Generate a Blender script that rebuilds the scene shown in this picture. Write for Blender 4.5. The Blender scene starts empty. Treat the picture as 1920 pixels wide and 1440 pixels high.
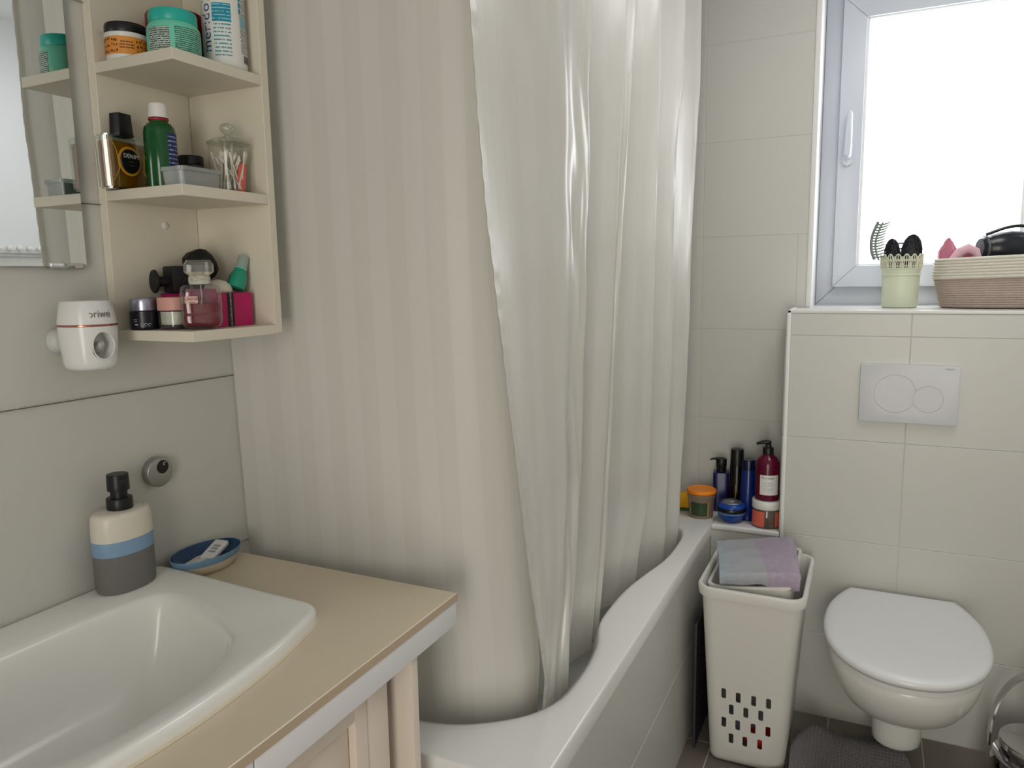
import bpy, bmesh, math, random
from math import pi, sin, cos, radians, sqrt, atan2
from mathutils import Vector, Matrix, noise
random.seed(7)
SC = bpy.context.scene
COL = SC.collection

# ------------------------------------------------------------------ camera
# world: X runs along the mirror wall towards the window wall, Y towards the mirror wall, Z up, floor at 0
YAW, PITCH, ROLL, FPX = radians(25.5976), radians(-7.9601), radians(-0.8796), 1404.95
_f = Vector((cos(YAW)*cos(PITCH), sin(YAW)*cos(PITCH), sin(PITCH)))
_r = Vector((sin(YAW), -cos(YAW), 0)); _u = _r.cross(_f)
_r2 = _r*cos(ROLL) + _u*sin(ROLL); _u2 = -_r*sin(ROLL) + _u*cos(ROLL)
cam_d = bpy.data.cameras.new('camera'); cam = bpy.data.objects.new('camera', cam_d); COL.objects.link(cam)
M = Matrix((_r2, _u2, -_f)).transposed().to_4x4(); M.translation = (0, 0, 1.36)
cam.matrix_world = M
cam_d.sensor_width = 36; cam_d.lens = FPX*36/1920; cam_d.clip_start = 0.02
SC.camera = cam

# ------------------------------------------------------------------ world, light, exposure
w = bpy.data.worlds.new('world'); SC.world = w; w.use_nodes = True
w.node_tree.nodes['Background'].inputs[0].default_value = (0.80, 0.90, 1.0, 1)
w.node_tree.nodes['Background'].inputs[1].default_value = 1.0
WINDOW_STRENGTH = 5.2
DOOR_FILL_POWER = 30.0
LAMP_STRENGTH = 6.2
al = bpy.data.lights.new('doorway_fill', 'AREA'); al.shape = 'RECTANGLE'; al.size = 0.85; al.size_y = 2.0  # unseen area light added in the doorway as warm fill from behind the camera
al.energy = DOOR_FILL_POWER; al.color = (1.0, 0.93, 0.80)
alo = bpy.data.objects.new('doorway_fill', al); COL.objects.link(alo)
alo.location = (-1.75, -0.35, 1.05); alo.rotation_euler = (radians(90), 0, radians(-90))
SC.view_settings.view_transform = 'Standard'; SC.view_settings.look = 'None'
SC.view_settings.gamma = 1.0; SC.view_settings.use_curve_mapping = False
SC.view_settings.exposure = 0.1
SC.cycles.use_denoising = True
SC.cycles.use_adaptive_sampling = True; SC.cycles.adaptive_threshold = 0.045
SC.cycles.max_bounces = 9; SC.cycles.diffuse_bounces = 4; SC.cycles.glossy_bounces = 4; SC.cycles.transparent_max_bounces = 16
SC.cycles.caustics_reflective = False; SC.cycles.caustics_refractive = False

# ------------------------------------------------------------------ materials
def lin(c):
    return tuple(((v/255)/12.92 if v/255 <= 0.04045 else ((v/255+0.055)/1.055)**2.4) for v in c)
MATS = {}
def mat(name, rgb, rough=0.5, metal=0.0, spec=0.5, coat=0.0, sheen=0.0, var=0.0, vscale=30, bump=0.0, bscale=200, emit=None, trans=0.0, ior=1.45):
    if name in MATS: return MATS[name]
    m = bpy.data.materials.new(name); m.use_nodes = True; nt = m.node_tree; b = nt.nodes['Principled BSDF']
    c = lin(rgb) + (1,)
    b.inputs['Base Color'].default_value = c; b.inputs['Roughness'].default_value = rough
    b.inputs['Metallic'].default_value = metal; b.inputs['Specular IOR Level'].default_value = spec
    b.inputs['Coat Weight'].default_value = coat; b.inputs['Sheen Weight'].default_value = sheen
    b.inputs['Transmission Weight'].default_value = trans; b.inputs['IOR'].default_value = ior
    tc = nt.nodes.new('ShaderNodeTexCoord')
    if var:
        n = nt.nodes.new('ShaderNodeTexNoise'); n.inputs['Scale'].default_value = vscale; n.inputs['Detail'].default_value = 4
        r = nt.nodes.new('ShaderNodeMapRange'); r.inputs[3].default_value = 1-var; r.inputs[4].default_value = 1+var*0.5
        mx = nt.nodes.new('ShaderNodeVectorMath'); mx.operation = 'SCALE'; mx.inputs[0].default_value = c[:3]
        nt.links.new(tc.outputs['Object'], n.inputs['Vector']); nt.links.new(n.outputs['Fac'], r.inputs[0])
        nt.links.new(r.outputs[0], mx.inputs['Scale']); nt.links.new(mx.outputs[0], b.inputs['Base Color'])
    if bump:
        n = nt.nodes.new('ShaderNodeTexNoise'); n.inputs['Scale'].default_value = bscale; n.inputs['Detail'].default_value = 3
        bp = nt.nodes.new('ShaderNodeBump'); bp.inputs['Strength'].default_value = bump; bp.inputs['Distance'].default_value = 0.002
        nt.links.new(tc.outputs['Object'], n.inputs['Vector']); nt.links.new(n.outputs['Fac'], bp.inputs['Height'])
        nt.links.new(bp.outputs['Normal'], b.inputs['Normal'])
    if emit:
        b.inputs['Emission Color'].default_value = lin(emit[0]) + (1,); b.inputs['Emission Strength'].default_value = emit[1]
    MATS[name] = m; return m

def thin_glass(name, tint=(255, 255, 255), gloss=0.12, diffuse=0.0, drgb=(255, 255, 255), rough=0.03):
    if name in MATS: return MATS[name]
    m = bpy.data.materials.new(name); m.use_nodes = True; nt = m.node_tree; nt.nodes.clear()
    o = nt.nodes.new('ShaderNodeOutputMaterial'); t = nt.nodes.new('ShaderNodeBsdfTransparent'); t.inputs[0].default_value = lin(tint)+(1,)
    g = nt.nodes.new('ShaderNodeBsdfGlossy'); g.inputs['Roughness'].default_value = rough
    lw = nt.nodes.new('ShaderNodeLayerWeight'); lw.inputs[0].default_value = 0.25
    mp = nt.nodes.new('ShaderNodeMapRange'); mp.inputs[3].default_value = gloss*0.4; mp.inputs[4].default_value = min(1, gloss*5)
    nt.links.new(lw.outputs['Facing'], mp.inputs[0])
    base = t.outputs[0]
    if diffuse:
        d = nt.nodes.new('ShaderNodeBsdfDiffuse'); d.inputs[0].default_value = lin(drgb)+(1,)
        x0 = nt.nodes.new('ShaderNodeMixShader'); x0.inputs[0].default_value = diffuse
        nt.links.new(base, x0.inputs[1]); nt.links.new(d.outputs[0], x0.inputs[2]); base = x0.outputs[0]
    x = nt.nodes.new('ShaderNodeMixShader'); nt.links.new(mp.outputs[0], x.inputs[0])
    nt.links.new(base, x.inputs[1]); nt.links.new(g.outputs[0], x.inputs[2]); nt.links.new(x.outputs[0], o.inputs[0])
    MATS[name] = m; return m

def print_mat(name, bg, ink, scale_z, cover=0.5, word=90, rough=0.45):
    """rows of unreadably small print: dark broken lines on a plain ground (object coordinates)"""
    if name in MATS: return MATS[name]
    m = mat(name, bg, rough); nt = m.node_tree; b = nt.nodes['Principled BSDF']; L = nt.links
    tc = nt.nodes.new('ShaderNodeTexCoord'); sp = nt.nodes.new('ShaderNodeSeparateXYZ'); L.new(tc.outputs['Object'], sp.inputs[0])
    mul = nt.nodes.new('ShaderNodeMath'); mul.operation = 'MULTIPLY'; mul.inputs[1].default_value = scale_z; L.new(sp.outputs[2], mul.inputs[0])
    fr = nt.nodes.new('ShaderNodeMath'); fr.operation = 'FRACT'; L.new(mul.outputs[0], fr.inputs[0])
    lt = nt.nodes.new('ShaderNodeMath'); lt.operation = 'LESS_THAN'; lt.inputs[1].default_value = cover; L.new(fr.outputs[0], lt.inputs[0])
    mp = nt.nodes.new('ShaderNodeMapping'); mp.inputs['Scale'].default_value = (word*6, word*6, scale_z*0.9); L.new(tc.outputs['Object'], mp.inputs[0])
    n = nt.nodes.new('ShaderNodeTexNoise'); n.inputs['Scale'].default_value = 1.0; n.inputs['Detail'].default_value = 1; L.new(mp.outputs[0], n.inputs['Vector'])
    gt = nt.nodes.new('ShaderNodeMath'); gt.operation = 'GREATER_THAN'; gt.inputs[1].default_value = 0.42; L.new(n.outputs['Fac'], gt.inputs[0])
    a = nt.nodes.new('ShaderNodeMath'); a.operation = 'MULTIPLY'; L.new(lt.outputs[0], a.inputs[0]); L.new(gt.outputs[0], a.inputs[1])
    mx = nt.nodes.new('ShaderNodeMix'); mx.data_type = 'RGBA'; mx.inputs[6].default_value = lin(bg)+(1,); mx.inputs[7].default_value = lin(ink)+(1,)
    L.new(a.outputs[0], mx.inputs[0]); L.new(mx.outputs[2], b.inputs['Base Color'])
    return m

def curtain_mat(name='satin_stripe_fabric', r0=0.27, r1=0.36, spec=1.0, coat=0.35, transl=0.30):
    m = bpy.data.materials.new(name); m.use_nodes = True; nt = m.node_tree; L = nt.links
    b = nt.nodes['Principled BSDF']; out = nt.nodes['Material Output']
    uv = nt.nodes.new('ShaderNodeTexCoord'); sp = nt.nodes.new('ShaderNodeSeparateXYZ'); L.new(uv.outputs['UV'], sp.inputs[0])
    dv = nt.nodes.new('ShaderNodeMath'); dv.operation = 'MULTIPLY'; dv.inputs[1].default_value = 1/0.074; L.new(sp.outputs[0], dv.inputs[0])
    fr = nt.nodes.new('ShaderNodeMath'); fr.operation = 'FRACT'; L.new(dv.outputs[0], fr.inputs[0])
    lt = nt.nodes.new('ShaderNodeMath'); lt.operation = 'LESS_THAN'; lt.inputs[1].default_value = 0.5; L.new(fr.outputs[0], lt.inputs[0])
    mx = nt.nodes.new('ShaderNodeMix'); mx.data_type = 'RGBA'; mx.inputs[6].default_value = lin((232, 230, 224))+(1,); mx.inputs[7].default_value = lin((228, 226, 219))+(1,)
    L.new(lt.outputs[0], mx.inputs[0]); L.new(mx.outputs[2], b.inputs['Base Color'])
    rr = nt.nodes.new('ShaderNodeMapRange'); rr.inputs[3].default_value = r0; rr.inputs[4].default_value = r1; L.new(lt.outputs[0], rr.inputs[0]); L.new(rr.outputs[0], b.inputs['Roughness'])
    b.inputs['Specular IOR Level'].default_value = spec; b.inputs['Coat Weight'].default_value = coat; b.inputs['Coat Roughness'].default_value = 0.25
    tr = nt.nodes.new('ShaderNodeBsdfTranslucent'); L.new(mx.outputs[2], tr.inputs[0])
    ms = nt.nodes.new('ShaderNodeMixShader'); ms.inputs[0].default_value = transl
    L.new(b.outputs[0], ms.inputs[1]); L.new(tr.outputs[0], ms.inputs[2]); L.new(ms.outputs[0], out.inputs[0])
    return m

TILE = mat('white_wall_tile', (203, 202, 196), 0.32, var=0.012, vscale=6)
GROUT = mat('grout', (198, 196, 190), 0.9)
FLOOR_T = mat('floor_tile', (128, 119, 110), 0.45, var=0.06, vscale=25)
PLASTER = mat('plaster', (226, 227, 228), 0.9, bump=0.1, bscale=60)
TRIMW = mat('white_edge_trim', (228, 228, 226), 0.35)
PVC = mat('white_pvc', (198, 203, 212), 0.35)
CERAM = mat('glazed_ceramic', (232, 232, 228), 0.2, spec=0.6)
ACRYL = mat('tub_enamel', (232, 232, 230), 0.16, spec=0.55)
CREAM = mat('cream_laminate', (222, 215, 199), 0.5, bump=0.03, bscale=600)
CREAMF = mat('cabinet_cream_paint', (219, 206, 193), 0.45)
WHITEL = mat('white_laminate', (222, 221, 222), 0.4)
BEIGE = mat('beige_worktop', (213, 200, 176), 0.3, var=0.03, vscale=18)
BEIGEE = mat('beige_worktop_edge', (186, 166, 142), 0.4)
CHROME = mat('chrome', (205, 205, 206), 0.08, metal=1)
BRUSHED = mat('brushed_steel', (176, 176, 174), 0.32, metal=1)
BLACK = mat('black_plastic', (17, 17, 19), 0.38)
MATBLACK = mat('matt_black_plastic', (12, 12, 14), 0.6)
WHITEP = mat('white_plastic', (226, 225, 220), 0.35)
PINK_CLOTH = mat('pink_cloth', (230, 158, 178), 0.95, sheen=0.4, bump=0.6, bscale=500)

# ------------------------------------------------------------------ mesh helpers
def obj(name, bm, m, parent=None, smooth=40, loc=None, rot=None):
    me = bpy.data.meshes.new(name)
    if isinstance(bm, bpy.types.Mesh): me = bm
    else:
        bmesh.ops.recalc_face_normals(bm, faces=bm.faces); bm.to_mesh(me); bm.free()
    if smooth:
        for p in me.polygons: p.use_smooth = True
        me.set_sharp_from_angle(angle=radians(smooth))
    if m is not None and not me.materials: me.materials.append(m)
    o = bpy.data.objects.new(name, me); COL.objects.link(o)
    if parent is not None: o.parent = parent
    if loc is not None: o.location = loc
    if rot is not None: o.rotation_euler = rot
    return o
def tag(o, label=None, cat=None, group=None, kind=None):
    if label: o['label'] = label
    if cat: o['category'] = cat
    if group: o['group'] = group
    if kind: o['kind'] = kind
    return o
def thing(name, label, cat, loc=(0, 0, 0), rotz=0.0, group=None, rot=None):
    o = bpy.data.objects.new(name, None); COL.objects.link(o); o.location = loc
    o.rotation_euler = rot if rot is not None else (0, 0, rotz); o.empty_display_size = 0.02
    return tag(o, label, cat, group)
def struct(name, bm, m, parent=None, smooth=0):
    o = obj(name, bm, m, parent, smooth)
    if parent is None: o['kind'] = 'structure'
    return o
def add_box(bm, x0, x1, y0, y1, z0, z1, bev=0.0, seg=2):
    r = bmesh.ops.create_cube(bm, size=1.0); vs = r['verts']
    for v in vs: v.co = Vector(((x0+x1)/2 + v.co.x*(x1-x0), (y0+y1)/2 + v.co.y*(y1-y0), (z0+z1)/2 + v.co.z*(z1-z0)))
    if bev:
        es = list({e for v in vs for e in v.link_edges})
        bmesh.ops.bevel(bm, geom=es, offset=bev, segments=seg, affect='EDGES', profile=0.6)
    return bm
def box(x0, x1, y0, y1, z0, z1, bev=0.0, seg=2): return add_box(bmesh.new(), x0, x1, y0, y1, z0, z1, bev, seg)
def loft(rings, cap0=True, cap1=True, closed=True, bm=None):
    bm = bm or bmesh.new(); R = [[bm.verts.new(p) for p in ring] for ring in rings]; n = len(R[0])
    for a, b in zip(R, R[1:]):
        for i in range(n if closed else n-1):
            j = (i+1) % n
            try: bm.faces.new((a[i], a[j], b[j], b[i]))
            except ValueError: pass
    if cap0: bm.faces.new(list(reversed(R[0])))
    if cap1: bm.faces.new(R[-1])
    return bm
def lathe(prof, seg=32, sx=1.0, sy=1.0, n=2.0, bm=None, cx=0, cy=0, cap=True):
    """profile [(r,z)..]; n>2 makes a squarer plan"""
    rings = []
    for r, z in prof:
        r = max(r, 1e-5); ring = []
        for i in range(seg):
            a = 2*pi*i/seg; c, s = cos(a), sin(a)
            if n != 2: k = (abs(c)**n + abs(s)**n)**(-1/n); c, s = c*k, s*k
            ring.append((cx+r*c*sx, cy+r*s*sy, z))
        rings.append(ring)
    return loft(rings, cap and prof[0][0] > 1e-4, cap and prof[-1][0] > 1e-4, bm=bm)
def rrect(hx, hy, r, seg=5, cx=0, cy=0):
    pts = []
    for (sx, sy, a0) in ((1, 1, 0), (-1, 1, pi/2), (-1, -1, pi), (1, -1, 3*pi/2)):
        for i in range(seg+1):
            a = a0 + pi/2*i/seg; pts.append((cx+sx*(hx-r)+r*cos(a), cy+sy*(hy-r)+r*sin(a)))
    return pts
def catmull(P, n, closed=True):
    out = []; m = len(P); segs = m if closed else m-1
    for k in range(n):
        t = k/n*segs if closed else k/(n-1)*segs
        i = min(int(t), segs-1); f = t-i
        g = (lambda j: P[j % m]) if closed else (lambda j: P[max(0, min(m-1, j))])
        p0, p1, p2, p3 = g(i-1), g(i), g(i+1), g(i+2)
        out.append(tuple(0.5*((2*b)+(-a+c)*f+(2*a-5*b+4*c-d)*f*f+(-a+3*b-3*c+d)*f**3) for a, b, c, d in zip(p0, p1, p2, p3)))
    return out
def tube(path, r, seg=8, bm=None, closed=False, rz=None):
    path = [Vector(p) for p in path]; rings = []; n = len(path); prev = None
    for i, p in enumerate(path):
        a = path[i-1] if (i or closed) else p; b = path[(i+1) % n] if (i < n-1 or closed) else p
        t = (b-a).normalized()
        if prev is None: u = t.orthogonal().normalized()
        else: u = (prev - t*prev.dot(t)).normalized()
        prev = u; v = t.cross(u); rr = r[i] if isinstance(r, (list, tuple)) else r
        rings.append([p+u*rr*cos(2*pi*k/seg)+v*rr*sin(2*pi*k/seg) for k in range(seg)])
    if closed: rings.append(rings[0])
    return loft(rings, not closed, not closed, bm=bm)
def prism(poly, z0, z1, bev=0.0, bm=None, seg=2):
    b = bmesh.new(); loft([[(x, y, z0) for x, y in poly], [(x, y, z1) for x, y in poly]], bm=b)
    if bev:
        es = [e for e in b.edges if abs(e.verts[0].co.z-e.verts[1].co.z) < 1e-6]
        bmesh.ops.bevel(b, geom=es, offset=bev, segments=seg, affect='EDGES', profile=0.6)
    return b
def xform(bm, mtx): bmesh.ops.transform(bm, matrix=mtx, verts=bm.verts); return bm
def patch(r, a0, a1, z0, z1, n=14, r1=None, sx=1.0, sy=1.0):
    """a printed label wrapped on a round side (angles in degrees)"""
    bm = bmesh.new(); r1 = r1 or r; A = [radians(a0+(a1-a0)*i/n) for i in range(n+1)]
    lo = [bm.verts.new((r*cos(a)*sx, r*sin(a)*sy, z0)) for a in A]; hi = [bm.verts.new((r1*cos(a)*sx, r1*sin(a)*sy, z1)) for a in A]
    for i in range(n): bm.faces.new((lo[i], lo[i+1], hi[i+1], hi[i]))
    return bm
def text_mesh(s, size, extrude=0.0, spacing=1.0):
    cu = bpy.data.curves.new('lettering', 'FONT'); cu.body = s; cu.size = size; cu.align_x = 'CENTER'; cu.align_y = 'CENTER'; cu.extrude = extrude; cu.space_character = spacing
    cu.resolution_u = 3
    o = bpy.data.objects.new('lettering', cu); COL.objects.link(o); dg = bpy.context.evaluated_depsgraph_get()
    me = bpy.data.meshes.new_from_object(o.evaluated_get(dg)); bpy.data.objects.remove(o); bpy.data.curves.remove(cu)
    me.materials.clear(); return me
def text_on_round(s, size, r, ang, z, m, parent, name='lettering', vertical=False, spacing=1.0, sx=1.0, sy=1.0, slope=0.0):
    me = text_mesh(s, size, spacing=spacing); A = radians(ang)
    for v in me.vertices:
        x, y = v.co.x, v.co.y
        if vertical: x, y = -y, x
        rr = r + slope*y
        v.co = (rr*cos(A+x/r)*sx, rr*sin(A+x/r)*sy, z+y)
    return obj(name, me, m, parent, smooth=0)
def text_flat(s, size, m, parent, loc, rot, name='lettering', spacing=1.0, extrude=0.0):
    return obj(name, text_mesh(s, size, extrude, spacing), m, parent, smooth=0, loc=loc, rot=rot)

# ------------------------------------------------------------------ tiles
_tc = {}
def tile_mesh(wd, ht, t=0.006, m=TILE):
    k = (round(wd, 4), round(ht, 4), m.name)
    if k not in _tc:
        c = 0.0008; bm = bmesh.new()
        r0 = [(0, 0, -t), (wd, 0, -t), (wd, ht, -t), (0, ht, -t)]; r1 = [(x, y, -c) for x, y, _ in r0]
        r2 = [(c, c, 0), (wd-c, c, 0), (wd-c, ht-c, 0), (c, ht-c, 0)]
        loft([r0, r1, r2], cap0=False, bm=bm); bmesh.ops.recalc_face_normals(bm, faces=bm.faces)
        me = bpy.data.meshes.new('tile'); bm.to_mesh(me); bm.free(); me.materials.append(m); _tc[k] = me
    return _tc[k]
def tiles(parent, org, U, V, us, vs, holes=(), gap=0.0020, m=TILE, name='tile'):
    org, U, V = Vector(org), Vector(U), Vector(V); N = U.cross(V)
    def put(u0, u1, v0, v1):
        if u1-u0 < 0.012 or v1-v0 < 0.012: return
        g = gap/2; o = bpy.data.objects.new(name, tile_mesh(u1-u0-gap, v1-v0-gap, m=m)); COL.objects.link(o); o.parent = parent
        mm = Matrix((U, V, N)).transposed().to_4x4(); mm.translation = org+U*(u0+g)+V*(v0+g); o.matrix_local = mm
    for u0, u1 in zip(us, us[1:]):
        for v0, v1 in zip(vs, vs[1:]):
            R = [(u0, u1, v0, v1)]
            for h in holes:
                nxt = []
                for a, b, c, d in R:
                    if h[1] <= a or h[0] >= b or h[3] <= c or h[2] >= d: nxt.append((a, b, c, d)); continue
                    if h[0] > a: nxt.append((a, h[0], c, d))
                    if h[1] < b: nxt.append((h[1], b, c, d))
                    a2, b2 = max(a, h[0]), min(b, h[1])
                    if h[2] > c: nxt.append((a2, b2, c, h[2]))
                    if h[3] < d: nxt.append((a2, b2, h[3], d))
                R = nxt
            for q in R: put(*q)
COURSE = [0.0, 0.2695, 0.574, 0.8785, 1.183, 1.4875, 1.792, 2.0965, 2.401, 2.45]
YW, XW, XB, YB = 1.123, 2.58, 2.36, 0.2205          # mirror wall, window wall, cistern boxing front and left side
YR, XK, H = -1.05, -1.5, 2.45
D = 0.0007                                          # joint depth
ZS = 1.256                                          # sill / boxing top
# mirror wall
o = struct('wall_left', box(XK, 2.9, YW+D, YW+0.12, 0, H), GROUT)
us = [0, 0.748, 1.352, 1.956, 2.56, 3.164, 3.768, XW-XK]
tiles(o, (XW, YW, 0), (-1, 0, 0), (0, 0, 1), [0, 0.252, 0.856, 1.46, 2.064, 2.668, 3.272, 3.876, XW-XK], [0.0, 0.848]+COURSE[4:], gap=0.0012)
# window wall with the niche
NY0, NY1, NZ1, XF = 0.182, -0.545, 2.31, 2.80
bm = box(XW+D, 2.95, NY0, YW, 0, H); add_box(bm, XW+D, 2.95, YR, NY1, 0, H); add_box(bm, XW+D, 2.95, NY1, NY0, NZ1, H); add_box(bm, XW+D, 2.95, NY1, NY0, 0, ZS-0.02)
o = struct('wall_window', bm, GROUT)
tiles(o, (XW, YW, 0), (0, -1, 0), (0, 0, 1), [0, 0.604, 1.208, 1.812, YW-YR], COURSE, holes=[(YW-NY0-0.004, YW-NY1+0.004, 0, NZ1+0.004), (YW-YB, YW-YR, 0, ZS)])
bm = box(XW-0.001, XF+0.02, NY0-0.006, NY0+0.0025, ZS, NZ1); add_box(bm, XW-0.001, XF+0.02, NY1-0.0025, NY1+0.006, ZS, NZ1); add_box(bm, XW-0.001, XF+0.02, NY1, NY0, NZ1-0.006, NZ1+0.0025)
struct('trim_1', bm, PLASTER)
bm = box(XW-0.003, XW+0.004, NY0-0.008, NY0+0.008, ZS+0.001, NZ1+0.008, 0.002); add_box(bm, XW-0.003, XW+0.004, NY1-0.008, NY1+0.008, ZS+0.001, NZ1+0.008, 0.002); add_box(bm, XW-0.003, XW+0.004, NY1-0.008, NY0+0.008, NZ1-0.008, NZ1+0.008, 0.002)
struct('trim_2', bm, TRIMW, smooth=40)
# boxing in front of the cistern
o = struct('wall_boxing', box(XB+D, XF+0.02, YR, YB-D, 0, ZS-D), GROUT)
tiles(o, (XB, YB-0.008, 0), (0, -1, 0), (0, 0, 1), [0, YB-0.008+0.104, YB-0.008+0.708, YB-0.008-YR], COURSE[:4]+[1.183, ZS-0.008])
tiles(o, (XB+0.008, YB-0.008, ZS), (0, -1, 0), (1, 0, 0), [0, YB-0.008+0.104, YB-0.008+0.708, YB-0.008-YR], [0, XF-XB-0.008], holes=[(-1, YB-NY0-0.006, XW-XB-0.01, 1), (YB-0.008-NY1-0.004, 3, XW-XB-0.01, 1)])
tiles(o, (XW, YB, 0), (0, 0, 1), (-1, 0, 0), [0.574, 0.8785, 1.183, ZS-0.008], [0, XW-XB-0.008])
bm = box(XB-0.002, XB+0.008, YB-0.009, YB+0.002, 0.0, ZS+0.0015, 0.002); add_box(bm, XB-0.002, XB+0.008, YR, YB+0.002, ZS-0.008, ZS+0.0015, 0.002)
add_box(bm, XB, XW-0.002, YB-0.008, YB+0.002, ZS-0.008, ZS+0.0015, 0.002)
struct('trim_3', bm, TRIMW, smooth=40)
# ledge between tub and boxing
o = struct('wall_ledge', box(XB+0.004, XW, YB+0.003, 0.4335, 0, 0.571), GROUT)
tiles(o, (XB+0.002, 0.4325, 0), (0, -1, 0), (0, 0, 1), [0, 0.4325-YB-0.003], [0, 0.2695, 0.556])
struct('trim_4', box(XB-0.002, XW-0.001, YB+0.003, 0.4305, 0.557, 0.575, 0.006, 3), ACRYL, smooth=40)
# tub apron
o = struct('wall_apron', box(0.982, XB+0.002, 0.4345, 0.45, 0, 0.533), GROUT)
tiles(o, (0.982, 0.433, 0), (1, 0, 0), (0, 0, 1), [0, XB-0.982], [0, 0.282, 0.533])
struct('wall_apron_end', box(0.982, 0.998, 0.451, YW, 0, 0.533), TILE)
# far rooms walls, floor, ceiling
o = struct('wall_right', box(XK, 2.95, YR-0.12, YR-D, 0, H), PLASTER)
tiles(o, (XK, YR, 0), (1, 0, 0), (0, 0, 1), [0.604*i for i in range(7)]+[XW-XK], COURSE[:6])
bm = box(XK-0.12, XK, 0.12, YW, 0, H); add_box(bm, XK-0.12, XK, YR, -0.82, 0, H); add_box(bm, XK-0.12, XK, -0.82, 0.12, 2.08, H)
struct('wall_back', bm, PLASTER)
bm = box(XK-0.13, XK+0.01, 0.09, 0.13, 0, 2.1, 0.004); add_box(bm, XK-0.13, XK+0.01, -0.83, -0.79, 0, 2.1, 0.004); add_box(bm, XK-0.13, XK+0.01, -0.83, 0.13, 2.06, 2.1, 0.004)
struct('door_1', bm, WHITEL)
struct('ceiling', box(XK-0.12, 2.95, YR-0.12, YW+0.12, H, H+0.1), PLASTER)
o = struct('floor', box(XK-0.6, 2.95, YR-0.12, YW+0.12, -0.1, -D), GROUT)
tiles(o, (XK, YR, 0), (1, 0, 0), (0, 1, 0), [0.0, 0.56, 1.164, 1.768, 2.372, 2.976, 3.58, XB-XK], [0, 0.25, 0.554, 0.858, 1.1105, 1.4145, 1.683-0.0], m=FLOOR_T, gap=0.003)
tiles(o, (XK, 0.433, 0), (1, 0, 0), (0, 1, 0), [0.0, 0.604, 1.208, 1.812, 2.48], [0, 0.304, YW-0.433], m=FLOOR_T, gap=0.003)

# ------------------------------------------------------------------ window
win = bpy.data.objects.new('window_1', None); COL.objects.link(win); tag(win, kind='structure')
def bars(parent, name, y0, y1, z0, z1, wd, x0, x1, m, bev=0.004):
    """mitred rectangular frame: four bars"""
    O = [(y0, z0), (y1, z0), (y1, z1), (y0, z1)]; I = [(y0+wd, z0+wd), (y1-wd, z0+wd), (y1-wd, z1-wd), (y0+wd, z1-wd)]
    for i in range(4):
        j = (i+1) % 4; g = 0.0003
        poly = [O[i], O[j], I[j], I[i]]
        b = loft([[(x0, a, c) for a, c in poly], [(x1, a, c) for a, c in poly]])
        es = [e for e in b.edges if abs(e.verts[0].co.x-x0) < 1e-6 and abs(e.verts[1].co.x-x0) < 1e-6]
        bmesh.ops.bevel(b, geom=es, offset=bev, segments=2, affect='EDGES', profile=0.5)
        obj(name, b, m, parent)
GY0, GY1, GZ0, GZ1 = -0.402, 0.046, 1.391, 2.168
bars(win, 'frame_bar', NY1+0.0065, NY0-0.0065, ZS+0.0005, NZ1-0.0065, 0.075, 2.80, 2.87, PVC)
bars(win, 'sash_bar', GY0-0.077, GY1+0.077, GZ0-0.074, GZ1+0.074, 0.071, 2.772, 2.83, PVC, 0.003)
bars(win, 'glazing_bead', GY0-0.008, GY1+0.008, GZ0-0.008, GZ1+0.008, 0.011, 2.780, 2.80, mat('bead_white', (225, 230, 228), 0.3), 0.003)
bars(win, 'gasket', GY0-0.001, GY1+0.001, GZ0-0.001, GZ1+0.001, 0.004, 2.789, 2.80, mat('gasket_dark', (70, 74, 84), 0.7), 0.001)
gl = mat('frosted_glass_daylit', (240, 242, 245), 0.6, emit=((250, 252, 255), WINDOW_STRENGTH), bump=0.2, bscale=400)
obj('pane', box(2.796, 2.802, GY0, GY1, GZ0, GZ1), gl, win, 0)
hb = prism(rrect(0.016, 0.036, 0.015), 0, 0.011, 0.003); xform(hb, Matrix(((0, 0, -1, 2.772), (1, 0, 0, 0.093), (0, 1, 0, 1.748), (0, 0, 0, 1))))
h = obj('handle_plate', hb, PVC, win)
obj('handle_lever', tube([(2.763, 0.093, 1.742), (2.748, 0.093, 1.75), (2.742, 0.092, 1.775), (2.742, 0.091, 1.82), (2.746, 0.090, 1.872), (2.75, 0.0895, 1.882)], [0.011, 0.0125, 0.0125, 0.011, 0.009, 0.004], 12), PVC, h)

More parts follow.
